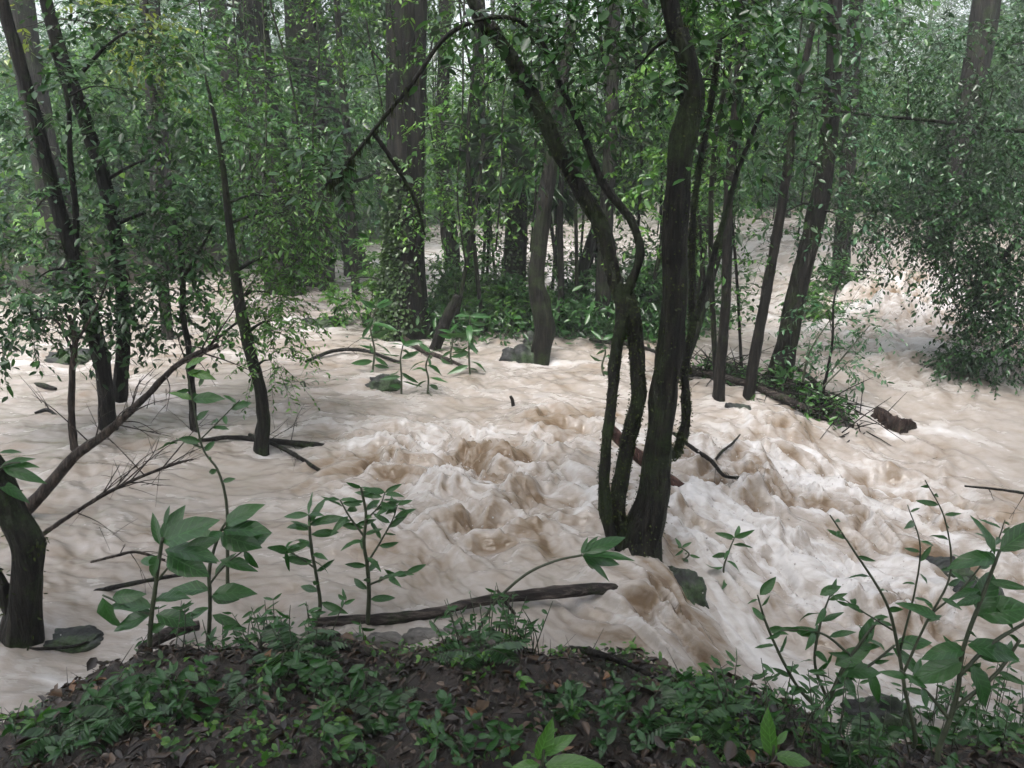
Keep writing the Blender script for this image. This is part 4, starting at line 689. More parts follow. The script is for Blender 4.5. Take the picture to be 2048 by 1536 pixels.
stick('edging_log', 'long curved wet log lying along the edge of the near bank', [(625, 1252, 18, .02), (700, 1248, 22, .02), (800, 1246, 24, .03), (880, 1240, 20, .05), (940, 1230, 19, .07), (1040, 1218, 22, .08), (1120, 1214, 25, .09), (1200, 1206, 24, .09), (1262, 1204, 16, .07), (1285, 1206, 10, .05)], M_log, 'log', sides=14, rough=.18, seed=2)
stick('fallen_branch', 'long grey fallen branch rising from the near forked trunk over the water', [(40, 1035, 26), (95, 975, 24), (150, 912, 22), (205, 872, 18), (255, 828, 15), (300, 785, 13), (345, 738, 11), (385, 712, 12), (436, 690, 10)], M_dry, mode=4.9, twig=(16, .55, .006, (18, 58)), seed=4)
stick('dead_bough', 'dead twiggy bough reaching right from the near forked trunk, low over water', [(76, 1075, 11), (130, 1038, 9), (190, 1000, 8), (250, 968, 7), (320, 938, 5), (385, 918, 3)], M_dry, mode=4.0, twig=(15, .42, .004, (16, 58)), seed=6)
stick('dead_bough', 'short mossy dead bough from the near trunk foot to the tall plants', [(85, 1225, 13), (120, 1200, 12), (180, 1185, 11), (240, 1172, 10), (300, 1160, 9), (370, 1148, 7)], M_bark, mode=3.9, seed=7)
stick('stick', 'thin broken stick with side twigs left of the tall plant', [(182, 1124, 5), (230, 1112, 6), (272, 1104, 6), (330, 1120, 5)], M_dry, mode=3.4, twig=(4, .15, .003), seed=8)
stick('floating_stick', 'dark stick lying on the water across the curved trunk', [(398, 895, 8, .06), (470, 888, 10, .06), (540, 893, 12, .05), (610, 900, 14, .05), (648, 904, 20, .04)], M_bark, twig=(7, .4, .004), seed=9)
stick('floating_stick', 'crooked stick washing down toward the rapids below the curved trunk', [(500, 880, 7, .05), (560, 905, 8, .05), (600, 925, 9, .04), (638, 945, 8, .02)], M_bark, twig=(3, .25, .003), seed=10)
stick('drowned_stick', 'arched bare stick in pale water left of the seedlings', [(612, 728, 7, .03), (670, 714, 8, .08), (730, 714, 7, .08), (800, 730, 6, .03)], M_bark, seed=11, twig=(3, .3, .004))
stick('snapped_pole', 'short dark pole sticking up from the middle rapids', [(1030, 826, 9, -.1), (1026, 806, 8), (1021, 792, 6)], M_bark, mode=float(PW(1029, 822)[1]), seed=12)
stick('log', 'reddish wet log pinned behind the stem cluster in the wash', [(1215, 850, 18), (1250, 890, 24), (1300, 930, 26), (1345, 965, 26), (1380, 985, 18)], bark_mat('red_log', (.06, .03, .024), (.14, .075, .06), moss=.05), 'log', mode=float(PW(1300, 985)[1]), sides=10, seed=13)
stick('driftwood_branch', 'thin dark branch trailing right from the stem cluster onto the rapids', [(1345, 900, 8, .15), (1385, 925, 9, .12), (1420, 945, 9, .1), (1448, 966, 7, .06), (1490, 970, 6, .06), (1530, 972, 4, .05)], M_bark, twig=(5, .25, .003), seed=14)
stick('driftwood_branch', 'forked bare twig caught in the rapids right of the cluster', [(1418, 940, 6, 0), (1440, 918, 6, .05), (1462, 908, 5, .09), (1478, 896, 3, .12)], M_bark, twig=(3, .2, .003), seed=15)
stick('log', 'dark debris log lying along the front of the islet', [(1370, 752, 10, .08), (1430, 765, 13, .08), (1500, 785, 14, .08), (1580, 815, 15, .06), (1650, 842, 14, .04), (1705, 856, 10, .01)], M_log, 'log', sides=10, seed=16, twig=(10, .35, .006))
stick('log', 'forked dead branch propped over the right end of the islet log', [(1560, 745, 7, .15), (1610, 775, 10, .14), (1650, 805, 12, .08), (1690, 838, 11, 0)], M_log, 'log', sides=8, seed=17, twig=(6, .4, .006))
stick('bare_shoot', 'tall bare forked shoot rising from the right end of the islet', [(1642, 800, 7), (1655, 740, 6), (1665, 680, 5), (1668, 600, 4), (1690, 530, 3)], M_bark, mode=float(PW(1642, 810)[1]), seed=18, twig=(7, .5, .004))
stick('root_prop', 'slanted dead stump prop beside the fluted trunk', [(862, 705, 24, -.1), (880, 670, 24), (898, 630, 22), (915, 590, 16)], M_bark, mode=float(PW(865, 700)[1]), seed=19, cat='stump', twig=(8, .35, .006))
stick('log', 'brown debris log lying behind the slanted stump prop', [(800, 668, 12, .1), (850, 660, 18, .1), (905, 658, 18, .1), (960, 668, 12, .05)], M_dry, 'log', seed=20, twig=(5, .3, .005))
stick('driftwood_branch', 'long pale-barked branch washed down left of the leafy water seedling', [(798, 675, 9, .05), (840, 705, 10, .05), (890, 725, 9, .05), (930, 740, 7, .03)], M_dry, seed=21, twig=(4, .25, .004))
stick('driftwood_branch', 'tangle of twigs against the islet shore behind the cluster', [(1180, 690, 8, .08), (1220, 700, 9, .1), (1270, 705, 8, .1), (1320, 715, 6, .05)], M_bark, seed=22, twig=(18, .4, .004))
stick('driftwood_branch', 'rusty tangle of dead palm stalks right of the knee-shaped trunk', [(1090, 640, 8, .15), (1130, 615, 9, .25), (1170, 600, 8, .3), (1200, 590, 5, .3)], bark_mat('rusty_stalk', (.07, .036, .022), (.16, .09, .055), moss=.0), seed=23, twig=(14, .45, .004))
stick('floating_stick', 'small dark twig drifting in the calm water behind the near trunk', [(70, 830, 5, .02), (95, 826, 8, .03), (115, 836, 5, .02)], M_bark, seed=24, twig=(4, .12, .003))
stick('floating_stick', 'stubby floating wood piece left of the pale sapling', [(72, 772, 9, .02), (92, 778, 12, .03), (112, 782, 7, .02)], M_bark, seed=25)
stick('floating_stick', 'flat twig floating by the foot of the near forked trunk', [(50, 1305, 6, .02), (100, 1304, 7, .02), (145, 1300, 6, .02), (178, 1290, 4, .02)], M_bark, seed=26)
stick('log', 'dark wet log end lodged at the left corner of the bank', [(285, 1318, 24, .05), (320, 1298, 26, .06), (360, 1280, 24, .06), (400, 1268, 20, .05)], M_log, 'log', seed=27, sides=10)
stick('stick', 'thin red-brown stick standing askew by the grassy tuft', [(1030, 1228, 7), (1008, 1200, 7), (994, 1180, 6)], M_dry, mode=3.35, seed=28)
stick('driftwood_branch', 'bare branch at the right edge under the big blurred leaves', [(1930, 972, 4), (1990, 978, 5), (2048, 986, 6), (2120, 996, 7)], M_bark, mode=5.2, seed=29, twig=(3, .2, .004))
r_, p_ = rock('root_stump', 'torn reddish root stump caught at the tip of the islet log', 1778, 856, 80, 40, dep=.5, m=bark_mat('root_wood', (.018, .011, .009), (.05, .032, .025), moss=.1), seed=31, jag=.6); r_['category'] = 'stump'
for k, (pts) in enumerate([[(500, 1320, 9), (540, 1370, 9), (590, 1430, 8)], [(455, 1360, 5), (500, 1390, 6), (560, 1420, 5)], [(500, 1338, 5), (590, 1336, 5), (680, 1330, 4)], [(860, 1330, 6), (920, 1352, 7), (1000, 1350, 5)], [(1060, 1380, 7), (1120, 1392, 7), (1180, 1388, 6)], [(1290, 1410, 6), (1310, 1460, 7), (1325, 1510, 6)], [(80, 1440, 10), (160, 1446, 11), (240, 1452, 8)], [(700, 1450, 5), (760, 1400, 5), (790, 1370, 4)]]):
    stick('twig', ['stout brown twig slanting down the bank below the tall plants', 'thin twig lying left of the stout slanting bank twig', 'thin level twig lying below the edging log', 'twig lying below the grassy tuft on the bank', 'pale twig on the leaf litter by the round ribbed leaf', 'straw-coloured twig at the dark right bank slope', 'dark rotten twig at the lower left corner of the bank', 'thin upright-lying twig below the stone blocks'][k], [(*q, .015) for q in pts], M_dry if k != 6 else M_log, 'twig', mode='G', seed=60 + k)

for k, pts in enumerate([[(1120, 1300, 12), (1180, 1312, 14), (1250, 1335, 12), (1330, 1375, 8)], [(560, 1285, 10), (620, 1292, 12), (690, 1304, 9), (740, 1320, 6)]]):
    stick('root', ['bare root running along the bank rim above the brown spill', 'bare root on the bank rim left of the flat stones'][k], [(*q, .02) for q in pts], M_bark, 'root', mode='G', seed=80 + k)
# ------------------------------------------------------------------ near plants, each leaf a part
def leaf_mesh(wr, bend, curl, m, seed=0, nl=6):
    rng = np.random.default_rng(seed); u = np.linspace(0, 1, nl + 1); prof = wr * np.sin(math.pi * u ** .85) ** .8 * (1 - .25 * u); prof[0] = .012; prof[-1] = 0.004
    th = u * bend; xs = np.concatenate([[0], np.cumsum(np.cos((th[1:] + th[:-1]) / 2) / nl)]); zs = -np.concatenate([[0], np.cumsum(np.sin((th[1:] + th[:-1]) / 2) / nl)])
    V = []; UV = []
    for a in range(nl + 1):
        for s in (-1, -.5, 0, .5, 1):
            wv = .03 * math.sin(a * 1.9 + seed) * s * abs(s)
            V.append([xs[a], s * prof[a] * .5, zs[a] + curl * abs(s) * prof[a] * .5 + wv * prof[a] * 3]); UV.append([s, u[a]])
    Q = [[a * 5 + c, a * 5 + c + 1, (a + 1) * 5 + c + 1, (a + 1) * 5 + c] for a in range(nl) for c in range(4)]
    return newmesh('leaf', V, [Q], m, True, uv=UV)
LF = {k: [leaf_mesh(w_, b_, c_, m_, s_) for s_, (b_, c_) in enumerate([(.25, .35), (.6, .25), (1.0, .3), (-.2, .5)])] for k, w_, m_ in
      [('broad', .46, M_plant), ('lance', .30, M_plant), ('round', .62, M_plant), ('fresh', .40, M_bright), ('thin', .2, M_plant)]}
RU = np.random.default_rng(99)
def put_leaf(root, o, pos, D, length, kind, v, roll=0.0, up=None):
    D = nrm(np.asarray(D, float)); up = np.array([RU.normal(0, .45), -.75 + RU.normal(0, .4), .65]) if up is None else up; Z = up - D * (up @ D)
    Z = nrm(Z) if np.linalg.norm(Z) > .05 else nrm(np.cross(D, RT)); Yv = np.cross(Z, D)
    q = Matrix((D, Yv, Z)).transposed().to_quaternion() @ Quaternion((1, 0, 0), roll)
    l = obj('leaf', LF[kind][v], root, tuple(np.asarray(pos) - o)); l.rotation_mode = 'QUATERNION'; l.rotation_quaternion = q; l.scale = (length, length, length); return l
def plant(label, stems, Yd, nl, ll, kind='broad', seed=0, name='sapling', cat='sapling', extra=(), start=.35, whorl=0, group=None, m=None, jit=.5, grav=-.15):
    rng = np.random.default_rng(seed); o = PY(stems[0][0][0], stems[0][0][1], Yd); root = thing(name, label, cat, o, group)
    for si, st in enumerate(stems):
        P = np.array([PY(q[0], q[1], Yd + (q[3] if len(q) > 3 else 0)) for q in st]); R = np.array([q[2] / 2 * pxm(p) for q, p in zip(st, P)])
        if si == 0: P = np.vstack([P[0] - [0, 0, .06], P]); R = np.concatenate([[R[0]], R])
        b = Buf(); V, F = tube(P, R, 7, max(12, len(P) * 6), .15, seed + si); b.add(V, F); b.build('stem' if si == 0 else 'branch', [m or M_stem], root, o)
        SPt = smoothpath(P, 50); n = nl[si] if isinstance(nl, (list, tuple)) else nl; s0 = start if si == 0 else .25
        for k in range(n):
            t = s0 + (1 - s0) * (k + .5) / n; i = min(int(t * 49), 48); T = nrm(SPt[i + 1] - SPt[max(i - 1, 0)]); a = k * 2.4 + rng.uniform(-.4, .4)
            side = nrm(np.array([math.cos(a), math.sin(a) * .7, rng.normal(0, .25)])); L = ll * rng.uniform(.65, 1.2) * (1 - .25 * (t > .9))
            D = nrm(side + T * rng.uniform(.1, .7) + np.array([0, 0, grav])); pet = L * .14; q = SPt[i] + D * pet
            put_leaf(root, o, SPt[i] + D * pet * .3, D, L, kind, int(rng.integers(4)), rng.normal(0, jit))
        for k in range(whorl):
            a = k * 2.4 + seed; D = nrm(np.array([math.cos(a), math.sin(a) * .7, .25 + rng.normal(0, .2)])); put_leaf(root, o, SPt[-1], D, ll * rng.uniform(.7, 1.1), kind, int(rng.integers(4)), rng.normal(0, .3))
    for (px, py, deg, k_, lp, kd, v, roll) in extra:
        q = PY(px, py, Yd); put_leaf(root, o, q, sdir(deg, k_), lp * (.82 if px > 1500 else 1) * pxm(q), kd, v, roll, -FW * .8 + UPV * .7)
    return root
plant('tallest broad-leaved sapling at the left of the bank with big leaves on top', [[(312, 1445, 11), (308, 1380, 11), (300, 1300, 10), (302, 1240, 10), (310, 1180, 9), (318, 1120, 8), (325, 1075, 7)], [(303, 1230, 6), (250, 1210, 5), (205, 1190, 4)], [(312, 1165, 5), (345, 1125, 4), (375, 1098, 3)]], 2.95, [2, 1, 1], .12, 'broad', 1,
    extra=[(325, 1085, 25, -.2, 130, 'broad', 0, .2), (330, 1100, 5, -.3, 120, 'broad', 1, -.3), (325, 1080, 60, .1, 80, 'broad', 0, .4), (320, 1090, 110, .2, 70, 'lance', 0, 0), (335, 1110, -15, -.4, 100, 'round', 1, .1), (318, 1110, 240, 0, 70, 'broad', 2, 0), (330, 1050, 80, 0, 40, 'lance', 0, 0), (372, 1098, 20, -.2, 70, 'broad', 1, .5), (375, 1098, -20, 0, 66, 'broad', 1, 0),
           (305, 1215, 165, -.2, 90, 'broad', 1, .3), (300, 1230, 200, -.1, 80, 'broad', 0, 0), (310, 1200, 20, -.3, 80, 'broad', 1, -.4), (205, 1195, -70, -.1, 72, 'round', 1, .6), (312, 1230, -5, -.2, 84, 'broad', 2, .2), (225, 1195, 10, -.3, 70, 'broad', 1, .5)])
plant('second broad-leaved sapling right of the tallest, leaves spreading right', [[(412, 1312, 9), (418, 1260, 9), (420, 1200, 8), (418, 1150, 8), (425, 1110, 7), (440, 1065, 6), (452, 1045, 5)], [(418, 1170, 5), (450, 1130, 4), (488, 1100, 3)]], 3.3, [3, 1], .12, 'broad', 2,
    extra=[(450, 1050, 35, -.2, 90, 'broad', 1, .2), (445, 1060, 5, -.3, 110, 'broad', 0, -.2), (440, 1070, -10, -.3, 90, 'round', 1, .3), (430, 1085, 150, .1, 70, 'broad', 1, 0), (490, 1098, 40, -.1, 60, 'round', 1, 0), (488, 1100, -60, 0, 56, 'lance', 2, .3), (440, 1120, -10, -.2, 80, 'lance', 1, .2), (420, 1180, 170, -.2, 90, 'broad', 1, .3), (425, 1190, 15, -.2, 90, 'broad', 2, .1), (420, 1215, 200, -.2, 80, 'lance', 1, .2), (425, 1230, -15, -.3, 80, 'lance', 1, 0), (430, 1150, 50, 0, 60, 'lance', 0, 0)])
plant('slim wavy-stemmed sapling standing behind the edging log', [[(625, 1262, 9), (640, 1215, 8), (634, 1160, 7), (625, 1110, 7), (620, 1070, 6), (618, 1030, 5)], [(628, 1135, 4), (600, 1115, 3), (572, 1100, 2)]], 3.62, [11, 3], .14, 'lance', 3, whorl=3, extra=[(620, 1045, 60, 0, 60, 'lance', 0, 0), (618, 1050, 20, -.1, 80, 'lance', 1, 0), (620, 1060, 160, 0, 60, 'lance', 2, 0), (572, 1100, -85, 0, 50, 'thin', 1, 0)])
plant('bushy many-branched sapling growing from the edging log', [[(736, 1240, 10), (738, 1190, 9), (735, 1135, 8), (728, 1085, 7), (732, 1030, 6), (722, 975, 5)], [(736, 1170, 5), (775, 1155, 4), (812, 1145, 3)], [(732, 1130, 5), (760, 1085, 4), (785, 1040, 3), (795, 1010, 2)], [(730, 1075, 5), (700, 1035, 4), (680, 1000, 3)], [(732, 1040, 4), (760, 1010, 3), (770, 985, 2)]], 3.6, [14, 6, 9, 6, 6], .12, 'lance', 4, whorl=2, start=.3)
plant('single long arching shoot with a tuft of narrow leaves over the spill', [[(955, 1265, 7), (990, 1205, 6), (1050, 1150, 6), (1110, 1122, 5), (1165, 1110, 5)]], 3.4, 0, .1, 'lance', 5, name='arching_shoot', cat='shoot', extra=[(1165, 1110, 2, -.2, 105, 'lance', 0, -.5), (1168, 1106, 22, .1, 100, 'lance', 1, .3), (1165, 1112, -12, .1, 90, 'lance', 1, .4), (1165, 1112, -35, -.1, 80, 'thin', 1, 0), (1163, 1108, 70, 0, 36, 'lance', 0, 0), (1166, 1110, -50, .2, 60, 'thin', 2, .4), (1166, 1108, 48, .3, 50, 'lance', 0, 0)])
# seedlings standing in the water
for k, (lab, px, py, h, n, ll) in enumerate([('leafy seedling in the water at the left foot of the fluted trunk', 745, 745, 130, 18, .26), ('small upright seedling in the water, right of the low dark rock', 855, 790, 85, 12, .22), ('small seedling rising above the low dark rock', 803, 785, 95, 12, .22),
        ('bushy seedling in the water below the slanted stump prop', 940, 752, 120, 18, .24), ('taller thin seedling between the stump prop and the boulder', 905, 735, 70, 9, .2), ('seedling standing in the wash in front of the islet shore', 1210, 760, 80, 9, .18), ('small seedling in the spray right of the mossy boulder', 1455, 1175, 100, 10, .12), ('tiny seedling on top of the mossy spill boulder', 1375, 1140, 45, 8, .08)]):
    Yw = float(PW(px, py)[1]); plant(lab, [[(px, py, 4.5), (px + 4 - 2 * k, py - h * .35, 4), (px - 4 + k, py - h * .7, 3.5), (px + (14 if k == 6 else 9 - 3 * k), py - h, 2.5)]], Yw, n, ll, 'lance', 20 + k, name='seedling', cat='seedling', start=.2, whorl=3, grav=-.55, jit=.9)
# right foreground shrubs
plant('tall leafy shrub at lower right with stems fanning from the bank', [[(1640, 1480, 10), (1652, 1420, 9), (1684, 1340, 8), (1718, 1290, 7), (1764, 1230, 5)], [(1650, 1430, 8), (1600, 1380, 7), (1560, 1310, 6), (1530, 1240, 5), (1515, 1190, 3)], [(1672, 1370, 7), (1740, 1330, 6), (1790, 1290, 5)], [(1660, 1410, 7), (1630, 1330, 6), (1640, 1250, 5), (1660, 1190, 3)], [(1648, 1440, 8), (1590, 1420, 6), (1540, 1400, 4)], [(1700, 1310, 6), (1650, 1270, 5), (1600, 1260, 4), (1555, 1262, 3)]], 2.75, [9, 10, 6, 9, 8, 8], .09, 'lance', 31, name='shrub', cat='shrub', start=.45,
    extra=[(1670, 1330, 35, -.3, 100, 'broad', 0, .2), (1680, 1340, 5, -.3, 100, 'broad', 1, .2), (1670, 1345, -40, -.2, 90, 'broad', 1, -.2), (1790, 1290, 15, -.3, 90, 'broad', 1, .1), (1785, 1295, -40, -.2, 110, 'lance', 1, .2), (1640, 1190, 30, -.1, 60, 'broad', 1, 0), (1520, 1190, 50, -.1, 60, 'broad', 0, .3), (1660, 1195, 70, 0, 50, 'lance', 0, 0), (1720, 1290, 60, 0, 80, 'broad', 1, .2), (1735, 1335, -70, -.2, 100, 'lance', 1, .2)])
plant('thin arching twigs with drooping leaves over the water at right', [[(1830, 1470, 9), (1810, 1380, 8), (1795, 1290, 7), (1770, 1200, 6), (1700, 1090, 4), (1660, 1030, 3)], [(1805, 1350, 6), (1850, 1250, 5), (1900, 1150, 4), (1890, 1040, 3), (1850, 960, 2)], [(1800, 1300, 5), (1830, 1180, 4), (1840, 1090, 3), (1815, 1010, 2)], [(1860, 1230, 4), (1930, 1170, 4), (1990, 1090, 3), (2010, 1040, 2)], [(1785, 1260, 4), (1720, 1220, 3), (1690, 1200, 2)]], 2.6, [9, 12, 9, 11, 7], .075, 'lance', 32, name='shrub', cat='shrub', start=.5)
plant('large-leaved shrub at the right edge with very big dark leaves', [[(1880, 1490, 11), (1912, 1400, 10), (1926, 1300, 9), (1962, 1200, 8), (2000, 1100, 6)], [(1920, 1350, 9), (1980, 1290, 8), (2060, 1240, 6)], [(1905, 1420, 9), (1990, 1350, 8), (2040, 1280, 6)], [(1900, 1440, 8), (1850, 1380, 6), (1800, 1340, 4)]], 2.1, [7, 6, 6, 6], .09, 'lance', 33, name='shrub', cat='shrub', start=.5,
    extra=[(1955, 1230, 20, -.4, 130, 'round', 1, .1), (1950, 1215, 60, -.2, 110, 'round', 2, .3), (1935, 1290, -5, -.3, 130, 'broad', 1, .1), (1930, 1300, 175, -.2, 110, 'broad', 2, .1), (1925, 1320, 200, -.1, 140, 'broad', 1, -.2), (1940, 1330, -60, -.1, 130, 'broad', 1, 0), (1990, 1110, 110, -.1, 110, 'lance', 1, .2), (1990, 1120, 170, -.2, 120, 'broad', 2, .2), (2000, 1100, 40, -.2, 130, 'broad', 1, .2), (1960, 1180, 190, 0, 80, 'lance', 1, .2), (1880, 1240, 150, 0, 110, 'lance', 1, 0)])
plant('pair of glossy bright green leaves at the bottom right of the bank', [[(1545, 1530, 8), (1548, 1500, 7), (1552, 1480, 6)]], 2.15, 0, .1, 'fresh', 34, name='seedling', cat='seedling', extra=[(1545, 1515, 100, -.1, 125, 'fresh', 0, -.9), (1548, 1510, -5, -.3, 95, 'fresh', 1, .2), (1552, 1490, 45, .2, 50, 'fresh', 1, 0)])
plant('bright green toothed leaf cluster at the bottom centre', [[(1085, 1560, 8), (1085, 1530, 7), (1088, 1500, 6)]], 2.0, 0, .1, 'fresh', 35, name='seedling', cat='seedling', extra=[(1075, 1520, 70, -.2, 95, 'fresh', 0, .5), (1090, 1530, 8, -.3, 120, 'fresh', 1, .2), (1080, 1530, 175, -.3, 70, 'fresh', 1, .2), (1085, 1510, 35, 0, 80, 'fresh', 1, 0)])
plant('narrow-leaved sprig entering at the left edge above the near trunk', [[(-60, 1000, 8), (-20, 960, 7), (10, 930, 5), (40, 925, 4)]], 3.4, 0, .1, 'lance', 36, name='sprig', cat='sprig', extra=[(0, 935, 25, -.1, 70, 'lance', 1, 0), (5, 935, -15, -.1, 90, 'lance', 1, .2), (15, 930, 5, 0, 60, 'lance', 1, 0), (-10, 960, -30, 0, 80, 'lance', 1, 0), (0, 905, 10, 0, 40, 'lance', 1, 0)])
plant('sapling with big bright leaves in front of the fallen branch', [[(455, 1180, 8), (455, 1080, 7), (452, 1000, 6), (435, 940, 5), (405, 895, 4), (385, 800, 4), (372, 735, 3)], [(405, 895, 4), (360, 880, 3), (330, 890, 2)], [(400, 880, 3), (440, 840, 3), (480, 800, 2)]], 3.9, [9, 4, 5], .1, 'broad', 37, start=.5, extra=[(375, 745, -5, -.2, 60, 'fresh', 1, .1), (385, 800, 10, -.2, 66, 'broad', 1, .2), (385, 800, 150, -.2, 50, 'fresh', 1, .2), (370, 738, 40, 0, 50, 'fresh', 1, 0)])
# grassy bush over the log end and low plants on the bank
rng = np.random.default_rng(9)
def bankbush(label, px, py, n, rad_, ll, kind, seed, h=.14, name='low_bush'):
    rng = np.random.default_rng(seed); o = PG(px, py); root = thing(name, label, 'bush', o)
    for k in range(n):
        q = o + np.array([rng.normal(0, rad_), rng.normal(0, rad_ * .5), 0]); q[2] = max(gz(q[0], q[1]), o[2] - .1); top_ = q + np.array([rng.normal(0, .05), rng.normal(0, .04), h * rng.uniform(.4, 1.5)]); V, F = tube([q - [0, 0, .03], (q + top_) / 2 + rng.normal(0, .01, 3), top_], [.003, .0025, .0015], 4, 6); b = Buf(); b.add(V, F); b.build('stem', [M_stem], root, o)
        for i in range(5):
            t = rng.uniform(.35, 1); a = rng.uniform(0, 6.28); put_leaf(root, o, q * (1 - t) + top_ * t, np.array([math.cos(a), math.sin(a), rng.uniform(-.3, .7)]), ll * rng.uniform(.5, 1.25), kind, int(rng.integers(4)), rng.normal(0, .4))
    return root
bankbush('dark leafy tuft covering the edging log in the middle of the bank', 1010, 1290, 34, .12, .055, 'lance', 1, .19)
bankbush('spreading dark bush on the bank edge under the tall saplings', 500, 1300, 36, .2, .06, 'lance', 2, .15)
bankbush('glossy-leaved low bush on the bank below the wavy sapling', 665, 1390, 26, .1, .062, 'broad', 3, .13)
bankbush('pale green low bush at the foot of the tallest sapling', 330, 1420, 24, .12, .06, 'broad', 4, .1)
bankbush('low leafy bush at the rim of the bank by the brown spill', 1440, 1420, 26, .12, .055, 'lance', 5, .1)
bankbush('fern-like low bush by the rock at the lower right', 1730, 1490, 30, .22, .06, 'lance', 6, .12)
bankbush('small dark bush at the left end of the bank', 40, 1430, 18, .1, .055, 'lance', 7, .08)
bankbush('low bush at the bottom of the bank left of the bright toothed leaves', 860, 1480, 24, .14, .055, 'broad', 8, .08)
bankbush('low bush at the bottom of the bank right of the bright toothed leaves', 1250, 1450, 28, .16, .05, 'broad', 9, .09)
bankbush('low bush in the bottom corner beneath the big dark leaves', 1960, 1500, 26, .2, .07, 'broad', 10, .14)
bankbush('dark tangled bush of small leaves under the drooping right twigs', 1830, 1480, 44, .2, .06, 'lance', 11, .34)
bankbush('dark tangled bush filling the lower right corner', 1990, 1470, 44, .2, .065, 'lance', 12, .36)
bankbush('dark low bush at the foot of the tall right shrub', 1640, 1500, 34, .14, .055, 'lance', 13, .22)
# ferns on the bank
def fern_frond(seed):
    rng = np.random.default_rng(seed); n = 15; t = np.linspace(.12, 1, n); b = Buf(); R3 = np.array([[u, 0, .55 * u - .75 * u * u] for u in np.linspace(0, 1, 9)]); V, F = tube(R3, np.linspace(.012, .003, 9), 4); b.add(V, F, 1)
    P = np.stack([t, 0 * t, .55 * t - .75 * t * t], -1); P = np.vstack([P, P]); sg = np.repeat([1, -1], n); L = np.tile(.3 * np.sin(math.pi * (t * .85 + .12)) + .03, 2)
    D = np.stack([np.full(2 * n, .35), sg * 1.0, -.25 + rng.normal(0, .1, 2 * n)], -1); V, F = leaves(P, D, np.tile([-.1, 0, 1.], (2 * n, 1)) + rng.normal(0, .12, (2 * n, 3)), L, .3); b.add(V, F, 0)
    order = np.argsort([f.shape[1] for f in b.F], kind='stable'); return newmesh('frond', np.concatenate(b.V), [b.F[i] for i in order], [M_fern, M_stem], True, np.concatenate([b.M[i] for i in order]))
FF = [fern_frond(s_) for s_ in (1, 2, 3)]; rng = np.random.default_rng(21)
for k, (px, py, sz, lab) in enumerate([(575, 1310, .24, 'fern under the wavy-stemmed sapling'), (960, 1312, .2, 'fern at the left foot of the leafy tuft on the log'), (1395, 1450, .2, 'fern on the rim of the bank by the brown spill'), (1110, 1420, .17, 'fern in the middle of the bank below the leafy tuft'), (250, 1430, .2, 'fern left of the tallest sapling foot'), (1690, 1500, .24, 'fern under the tall leafy shrub at lower right'), (760, 1440, .16, 'fern on the litter below the flat stones'), (1480, 1500, .18, 'fern beside the glossy bright leaf pair'), (450, 1420, .17, 'fern on the bank below the second sapling'), (120, 1470, .17, 'fern at the lower left corner of the bank')]):
    q = PG(px, py); root = thing('fern', 'green ' + lab, 'fern', q)
    for i in range(9):
        o = obj('frond', FF[i % 3], root, (0, 0, 0)); sc_ = sz * rng.uniform(.7, 1.15); o.scale = (sc_, sc_, sc_); o.rotation_euler = (rng.normal(0, .15), rng.uniform(-.5, .05), i * 2.4 + rng.uniform(-.3, .3))
# seedlings alike, scattered on the litter
VAR = []
for k in range(3):
    rng = np.random.default_rng(90 + k); VAR.append([(np.array([math.cos(a), math.sin(a), rng.uniform(.1, .8)]), rng.uniform(.03, .06), rng.uniform(.03, .08)) for a in rng.uniform(0, 6.28, 7)])
stm = newmesh('stem', *[tube([[0, 0, -.03], [0, 0, .03], [.005, .003, .085]], [.0025, .002, .001], 4, 5)[0], tube([[0, 0, -.03], [0, 0, .03], [.005, .003, .085]], [.0025, .002, .001], 4, 5)[1]], M_stem)
rng = np.random.default_rng(14)
for k in range(44):
    px, py = rng.uniform(0, 2000), rng.uniform(1380, 1530)
    if px < 250 and py < 1430: py = 1470
    q = PG(px, py); root = thing('seedling', 'small leafy seedling sprouting from the leaf litter of the near bank', 'seedling', q, 'seedlings on the litter'); obj('stem', stm, root)
    for (D, L, z) in VAR[k % 3]: put_leaf(root, q, q + [0, 0, z], D, L * rng.uniform(.7, 1.3), 'fresh' if k % 4 == 0 else 'broad', int(rng.integers(4)), rng.normal(0, .3))
for k in range(46):
    px, py = rng.uniform(20, 1500), rng.uniform(1330, 1530)
    q = PG(px, py); o = obj('fallen_leaf', None); bpy.data.objects.remove(o)
    if k < 2: DL = [leaf_mesh(w_, b_, c_, mm, s_) for s_, (w_, b_, c_, mm) in enumerate([(.4, .5, .5, M_dead), (.45, -.6, .6, M_orange), (.35, 1.0, .4, M_dead), (.5, .3, .8, M_orange)])] if k == 0 else DL
    if edge_y(q[0]) - q[1] < .15: continue
    o = obj('fallen_leaf', DL[k % 4], None, tuple(q + [0, 0, .012])); o.rotation_euler = (rng.normal(0, .3), rng.normal(0, .25), rng.uniform(0, 6.28)); s = rng.uniform(.05, .1); o.scale = (s, s, s)
    tag(o, 'curled %s fallen leaf lying on the near bank' % ('dark brown' if k % 2 == 0 else 'orange brown'), 'leaf', '%s fallen leaves' % ('dark brown' if k % 2 == 0 else 'orange brown'))
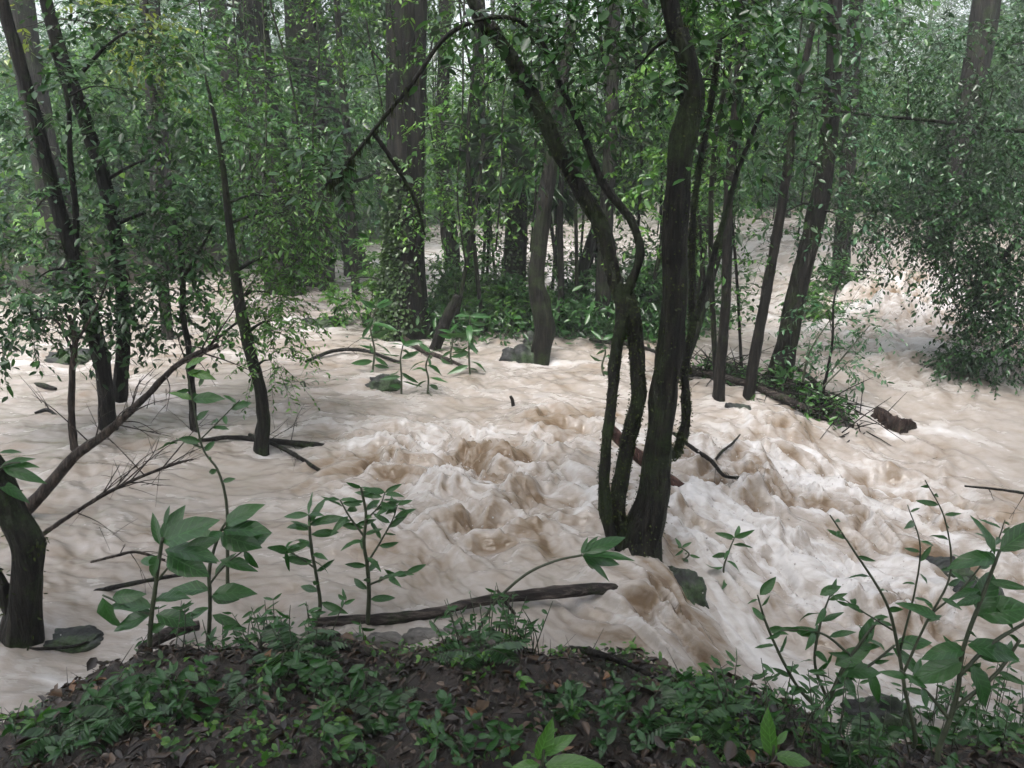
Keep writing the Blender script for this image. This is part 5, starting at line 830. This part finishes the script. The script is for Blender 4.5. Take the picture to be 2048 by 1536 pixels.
# leaf litter and creeping ground cover: uncountable
rng = np.random.default_rng(15)
def bankpts(n):
    x = rng.uniform(-3.4, 3.4, n); y = rng.uniform(1.4, 4.0, n); ok = edge_y(x) - y > .06; x, y = x[ok], y[ok]; return np.stack([x, y, ground_z(x, y)], -1)
P = bankpts(24000); P[:, 2] += rng.uniform(.002, .02, len(P)); V, F = leaves(P, rng.normal(0, 1, P.shape) * [1, 1, .18], rng.normal(0, .35, P.shape) + [0, 0, 1], np.clip(rng.lognormal(-3.5, .45, len(P)), .012, .09), rng.uniform(.2, .6, len(P)), .3, .2)
tag(obj('leaf_litter', newmesh('leaf_litter', V, F, M_dead)), 'wet brown leaf litter covering the near bank', None, kind='stuff')
P = bankpts(7000); k_ = noise2(P[:, 0] * 2.2, P[:, 1] * 2.2, 71) + .5 * noise2(P[:, 0] * 5, P[:, 1] * 5, 72) + .5 * (P[:, 0] > 1) + rng.normal(0, .15, len(P)); P = P[k_ > .25]
P = np.repeat(P, 4, 0) + rng.normal(0, .012, (len(P) * 4, 3)); P[:, 2] += .015 + rng.uniform(0, .03, len(P)); V, F = leaves(P, rng.normal(0, 1, P.shape) * [1, 1, .4], rng.normal(0, .4, P.shape) + [0, -.2, 1], np.clip(rng.lognormal(-3.8, .4, len(P)), .01, .06), .5)
tag(obj('ground_cover', newmesh('ground_cover', V, F, M_leafB)), 'small-leaved green ground cover creeping over the near bank', None, kind='stuff')
P = bankpts(1500); D = rng.normal(0, 1, P.shape) * [1, 1, .12]; b = Buf(); twigwood(b, P + [0, 0, .012], nrm(D), rng.uniform(.05, .25, len(P)), .02, .0022, 0); o = b.build('litter_twigs', [M_dry]); tag(o, 'fine dead twigs strewn over the near bank', None, kind='stuff')

# ------------------------------------------------------------------ misty air
HZ = bpy.data.materials.new('misty_air'); HZ.use_nodes = True; _n = HZ.node_tree; _n.nodes.clear()
_o = _n.nodes.new('ShaderNodeOutputMaterial'); _v = _n.nodes.new('ShaderNodeVolumePrincipled'); _n.links.new(_v.outputs[0], _o.inputs['Volume'])
_v.inputs['Color'].default_value = (.92, .97, .98, 1); _v.inputs['Density'].default_value = 0.0031
hz = obj('haze', newmesh('haze', np.array([[x, y, z] for z in (-3.0, 30.0) for y in (-260, 460) for x in (-460, 460)], float), [[[0, 2, 3, 1], [4, 5, 7, 6], [0, 1, 5, 4], [2, 6, 7, 3], [0, 4, 6, 2], [1, 3, 7, 5]]], HZ, False))
tag(hz, 'pale rain mist hanging in the forest air', None, kind='stuff')
